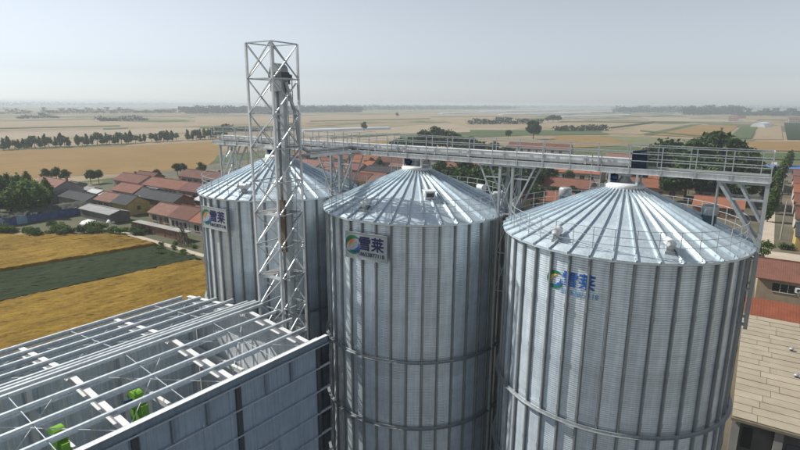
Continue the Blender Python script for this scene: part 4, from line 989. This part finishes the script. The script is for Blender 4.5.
for k, (u, v_, h, lab) in enumerate([(47,183,6,'small round tree behind the tall grey gable house'), (57,182,6.5,'small round tree behind the tall grey gable house'), (66,184,6,'small round tree behind the tall grey gable house'), (91,184,6,'round tree between grey gable house and the pale house with red roof'), (99,183,5.5,'round tree between grey gable house and the pale house with red roof'), (178,176,6,'round tree beside the dark red roofed house'), (184,174,5,'round tree beside the dark red roofed house')]):
    tree_px(lab, u, v_, h, leafm='leaf_dark', n=1300, v=k % 2, group='small trees around the village edge' if k < 3 else ('pair of trees by the pale house' if k < 5 else 'pair of trees by the dark red roof'))
M['leaf_wine'] = leaf_mat('leaf_wine', (.06, .012, .015), (.11, .025, .03))
tree_px('small wine red tree behind the long row house roof', 158, 181, 5.2, leafm='leaf_wine', n=900, v=1)
# row of trees along the far lane
row = []
for seg in [(4,10),(15,30),(27,52),(56,58),(61,66),(69,70),(78,108),(110,147),(152,177),(188,226)]:
    u = seg[0]
    while u <= seg[1]: row.append(u); u += random.uniform(3.6, 5.2)
for k, u in enumerate(row):
    v_ = 150.0-11.5*u/220+random.uniform(-.3, .3)
    tree_px(('cone-shaped dark roadside tree in the row along the far lane', 'slender dark roadside tree in the row along the far lane', 'round-crowned dark roadside tree in the row along the far lane')[k % 3], u, v_, random.uniform(6.0, 9.5), kind=('conical', 'poplar', 'round')[k % 3], leafm='leaf_mid', n=420, size=1.35, v=k % 2, group='row of trees along the far lane', wide=random.uniform(1.0, 1.35))
# groves behind the catwalk
for k, (u, v_, h) in enumerate([(402,158,12),(414,156,13),(425,157,16),(436,155,18),(446,156,17),(456,158,15),(468,160,14),(480,161,12),(492,162,11),(396,160,11),(505,163,10)]):
    tree_px('dark tree of the grove behind the catwalk above the middle silo', u, v_, h, leafm='leaf_dark', n=1300, size=.9, v=k % 3, group='grove behind the middle silo', wide=1.25)
for k, (u, v_, h) in enumerate([(440,186,10),(452,196,11),(464,200,11),(475,203,12),(486,206,12),(498,208,12),(508,205,12),(520,203,11),(530,192,11),(546,186,9),(515,190,12),(490,190,12),(465,187,11),(448,205,9),(536,208,7)]):
    tree_px('dark broad tree of the grove under the catwalk between two silos', u, v_, h, leafm='leaf_dark', n=1700, size=.8, v=k % 3, group='grove under the catwalk', wide=1.2)
for k, (u, v_, h) in enumerate([(648,184,15),(662,182,18),(676,184,17),(690,186,18),(703,184,20),(716,183,21),(728,185,19),(740,188,16),(684,198,14),(700,201,15),(715,203,15),(730,205,14),(742,207,12),(672,202,11),(756,190,11),(638,188,10)]):
    tree_px('towering dark broadleaf tree behind the end of the catwalk' if h > 15.5 else 'lower dark broadleaf tree in front of the towering ones behind the catwalk end', u, v_, h, leafm='leaf_dark', n=2200, size=.9, v=k % 3, group='big trees behind the end of the catwalk', wide=1.25)
for k, (u, v_, h) in enumerate([(766,205,9),(771,214,8),(776,194,9),(781,183,9),(785,175,9),(767,222,7),(773,188,8),(788,168,9)]):
    tree_px('slim green tree lining the lane beside the red roofed houses', u, v_, h, kind='poplar', leafm='leaf_mid', n=1300, size=.75, v=k % 3, group='trees lining the lane', wide=1.3)
tree_px('small ragged tree beside the painted silo and the grey house', 762, 262, 5.0, leafm='leaf_mid', n=800, v=1)
tree_px('tall round tree standing alone in the fields behind the catwalk', 533, 139, 17, leafm='leaf_dark', n=1500, size=1.2, v=2, wide=1.2)
tree_px('small tree standing in the field left of the tall lone tree', 508, 139, 9, leafm='leaf_dark', n=700, size=1.2, v=1)
tree_px('dark field tree beside the white greenhouse', 364, 131.5, 11, leafm='leaf_dark', n=700, size=1.3, v=0)
tree_px('tiny far tree alone on the stubble beyond the greenhouse', 397, 117.6, 12, leafm='leaf_dark', n=400, size=1.7, v=1)
for k, (u, v_, h) in enumerate([(548,122.6,11),(553,122.4,14),(558,122.3,12)]): tree_px('far tree of the clump behind the tall lone tree', u, v_, h, leafm='leaf_dark', n=500, size=1.6, v=k, group='far clump behind the lone tree', wide=1.4)
# scrub along the field edge
for k in range(46):
    u = random.uniform(-20, 150); v_ = 227+random.uniform(0, 11)+(u > 100)*2
    if u < 20: v_ = min(v_, 233)
    tree_px(('mid green bush of the scrub between the wheat and the sheds', 'pale green bush of the scrub between the wheat and the sheds', 'dark green bush of the scrub between the wheat and the sheds')[k % 3], u, v_, random.uniform(1.0, 2.6), kind='bush', leafm=('leaf_mid', 'leaf_light', 'leaf_dark')[k % 3], n=520, size=1.6, v=k % 3, group='scrub along the wheat', name='bush')
for k in range(56):     # garden trees and shrubs between the houses
    x, y = random.choice([(random.uniform(-175, -110), random.choice([57, 69, 84, 88]))]*(k < 8) + [(random.uniform(-180, -80), random.choice([138, 166, 170, 112])), (random.uniform(-55, 18), random.choice([140, 144, 180, 208, 240]))])
    tree('garden tree standing between the village houses', x, y+random.uniform(-2, 2), random.uniform(3, 6.5), leafm=('leaf_mid', 'leaf_dark')[k % 2], n=700, size=.95, v=k % 3, group='garden trees of the village')
for u, v_ in [(758,259),(788,250),(794,250),(782,249)]: tree_px('low dark shrub at the edge of the pale road', u, v_, 1.6, kind='bush', leafm='leaf_dark', n=520, size=1.6, v=1, group='shrubs along the pale road', name='bush')
for k in range(26):
    u = random.uniform(150, 200); tree_px('low weed bush on the dirt verge below the brick wall', u, random.uniform(243, 257), random.uniform(.5, 1.2), kind='bush', leafm=('leaf_mid', 'leaf_light')[k % 2], n=520, size=1.6, v=k % 3, group='weeds below the brick wall', name='bush')
for x, y in [(-20, -6), (-21, -3), (-19.5, 0), (-20.5, 3)]: tree('low green bush at the silo foot by the wheat', x, y, 1.6, kind='bush', leafm='leaf_light', n=520, size=1.6, v=1, group='bushes at the silo foot', name='bush')

# far woods: nobody could count them
def far_wood(p, q, h, depth, n, seed, jag=.5, size=5.0):
    g = np.random.default_rng(seed); p, q = np.array(p[:2]), np.array(q[:2]); d = q-p; nrm = np.array([-d[1], d[0]])/np.linalg.norm(d)
    vs, fs = [], []
    K = max(8, int(np.linalg.norm(d)/9)); tops = h*(1-jag+jag*2*g.random(K)**1.3)
    for k in range(n):
        i = g.integers(K); c = p+d*((i+g.normal(.5, .35))/K)+nrm*g.uniform(0, depth); z = tops[i]*g.uniform(.05, 1)**.8
        s = size*g.uniform(.5, 1.2); a = g.normal(size=3); a /= np.linalg.norm(a); b_ = np.cross(a, g.normal(size=3)); b_ /= np.linalg.norm(b_); P_ = np.array([c[0], c[1], z]); m = len(vs)
        vs += [tuple(P_-a*s*.5), tuple(P_-b_*s*.4), tuple(P_+a*s*.5), tuple(P_+b_*s*.4)]; fs.append((m, m+1, m+2, m+3))
    o = MB().add(vs, fs).build('distant_wood', M['wood_far']); o['kind'] = 'stuff'
    o['label'] = 'hazy far-off belt of trees on the plain'
W_ = [((-60,115),(35,113.6),9,20,1500,.6),((42,113.8),(178,113.2),11,25,4200,.45),((187,113.8),(365,112.2),17,60,9000,.25),((300,111),(520,109.4),18,120,7000,.3),((360,109),(700,108.2),22,200,9000,.3),
      ((-80,107.2),(300,105.2),24,300,9000,.3),((620,112.6),(735,112.8),20,60,5200,.4),((690,114.8),(745,114.6),22,40,3600,.5),((735,115.5),(900,117.5),16,60,5200,.5),((640,109.6),(900,111.4),26,200,9000,.3),((-80,104.0),(860,107.0),34,800,16000,.2),
      ((470,124.6),(545,124.2),7,15,1300,.5),((560,131.5),(610,130.8),5,15,700,.5),((215,132.5),(300,130.2),5,12,900,.6),((100,121.6),(150,120.4),6,20,700,.5),((20,118.6),(60,118.0),7,20,600,.6)]
for k, (a, c, h, dep, n, jag) in enumerate(W_): far_wood(gp(*a), gp(*c), h, dep, n, 50+k, jag, 3.0 if h < 12 else 6.0)
# far farm buildings on the plain
for k, (u, v_, w, wm, rm, lab) in enumerate([(733,121.5,16,'w_pale','t_pink','far pale farm building with pink roof by the hazy wood'), (741,121.0,14,'plastic_white','t_red','far white farm building with red roof by the hazy wood'), (795,122.5,20,'w_pale','t_pink','far long pink roofed barn by the field edge')]):
    p = gp(u, v_); house(lab, p.x-w/2, p.x+w/2, p.y, p.y+12, 6, 4, wm, rm, 4, True, group='far farm buildings')
greenhouse('white arched greenhouse with its end facing the patchwork fields', gp(757.5, 127.2), gp(765, 126.2), 18, 6.5)

# ------------------------------------------------------------------ haze
hz = MB().box(-13500, 13500, -13500, 13500, -1, 37).build('haze', None); hz['kind'] = 'stuff'
hm = bpy.data.materials.new('haze'); hm.use_nodes = True; hn = hm.node_tree.nodes; hn.clear()
pv = hn.new('ShaderNodeVolumePrincipled'); pv.inputs['Color'].default_value = (.66, .74, .82, 1); pv.inputs['Density'].default_value = 3.2e-4; pv.inputs['Anisotropy'].default_value = .2
ho = hn.new('ShaderNodeOutputMaterial'); hm.node_tree.links.new(pv.outputs[0], ho.inputs['Volume'])
hz.data.materials.append(hm)
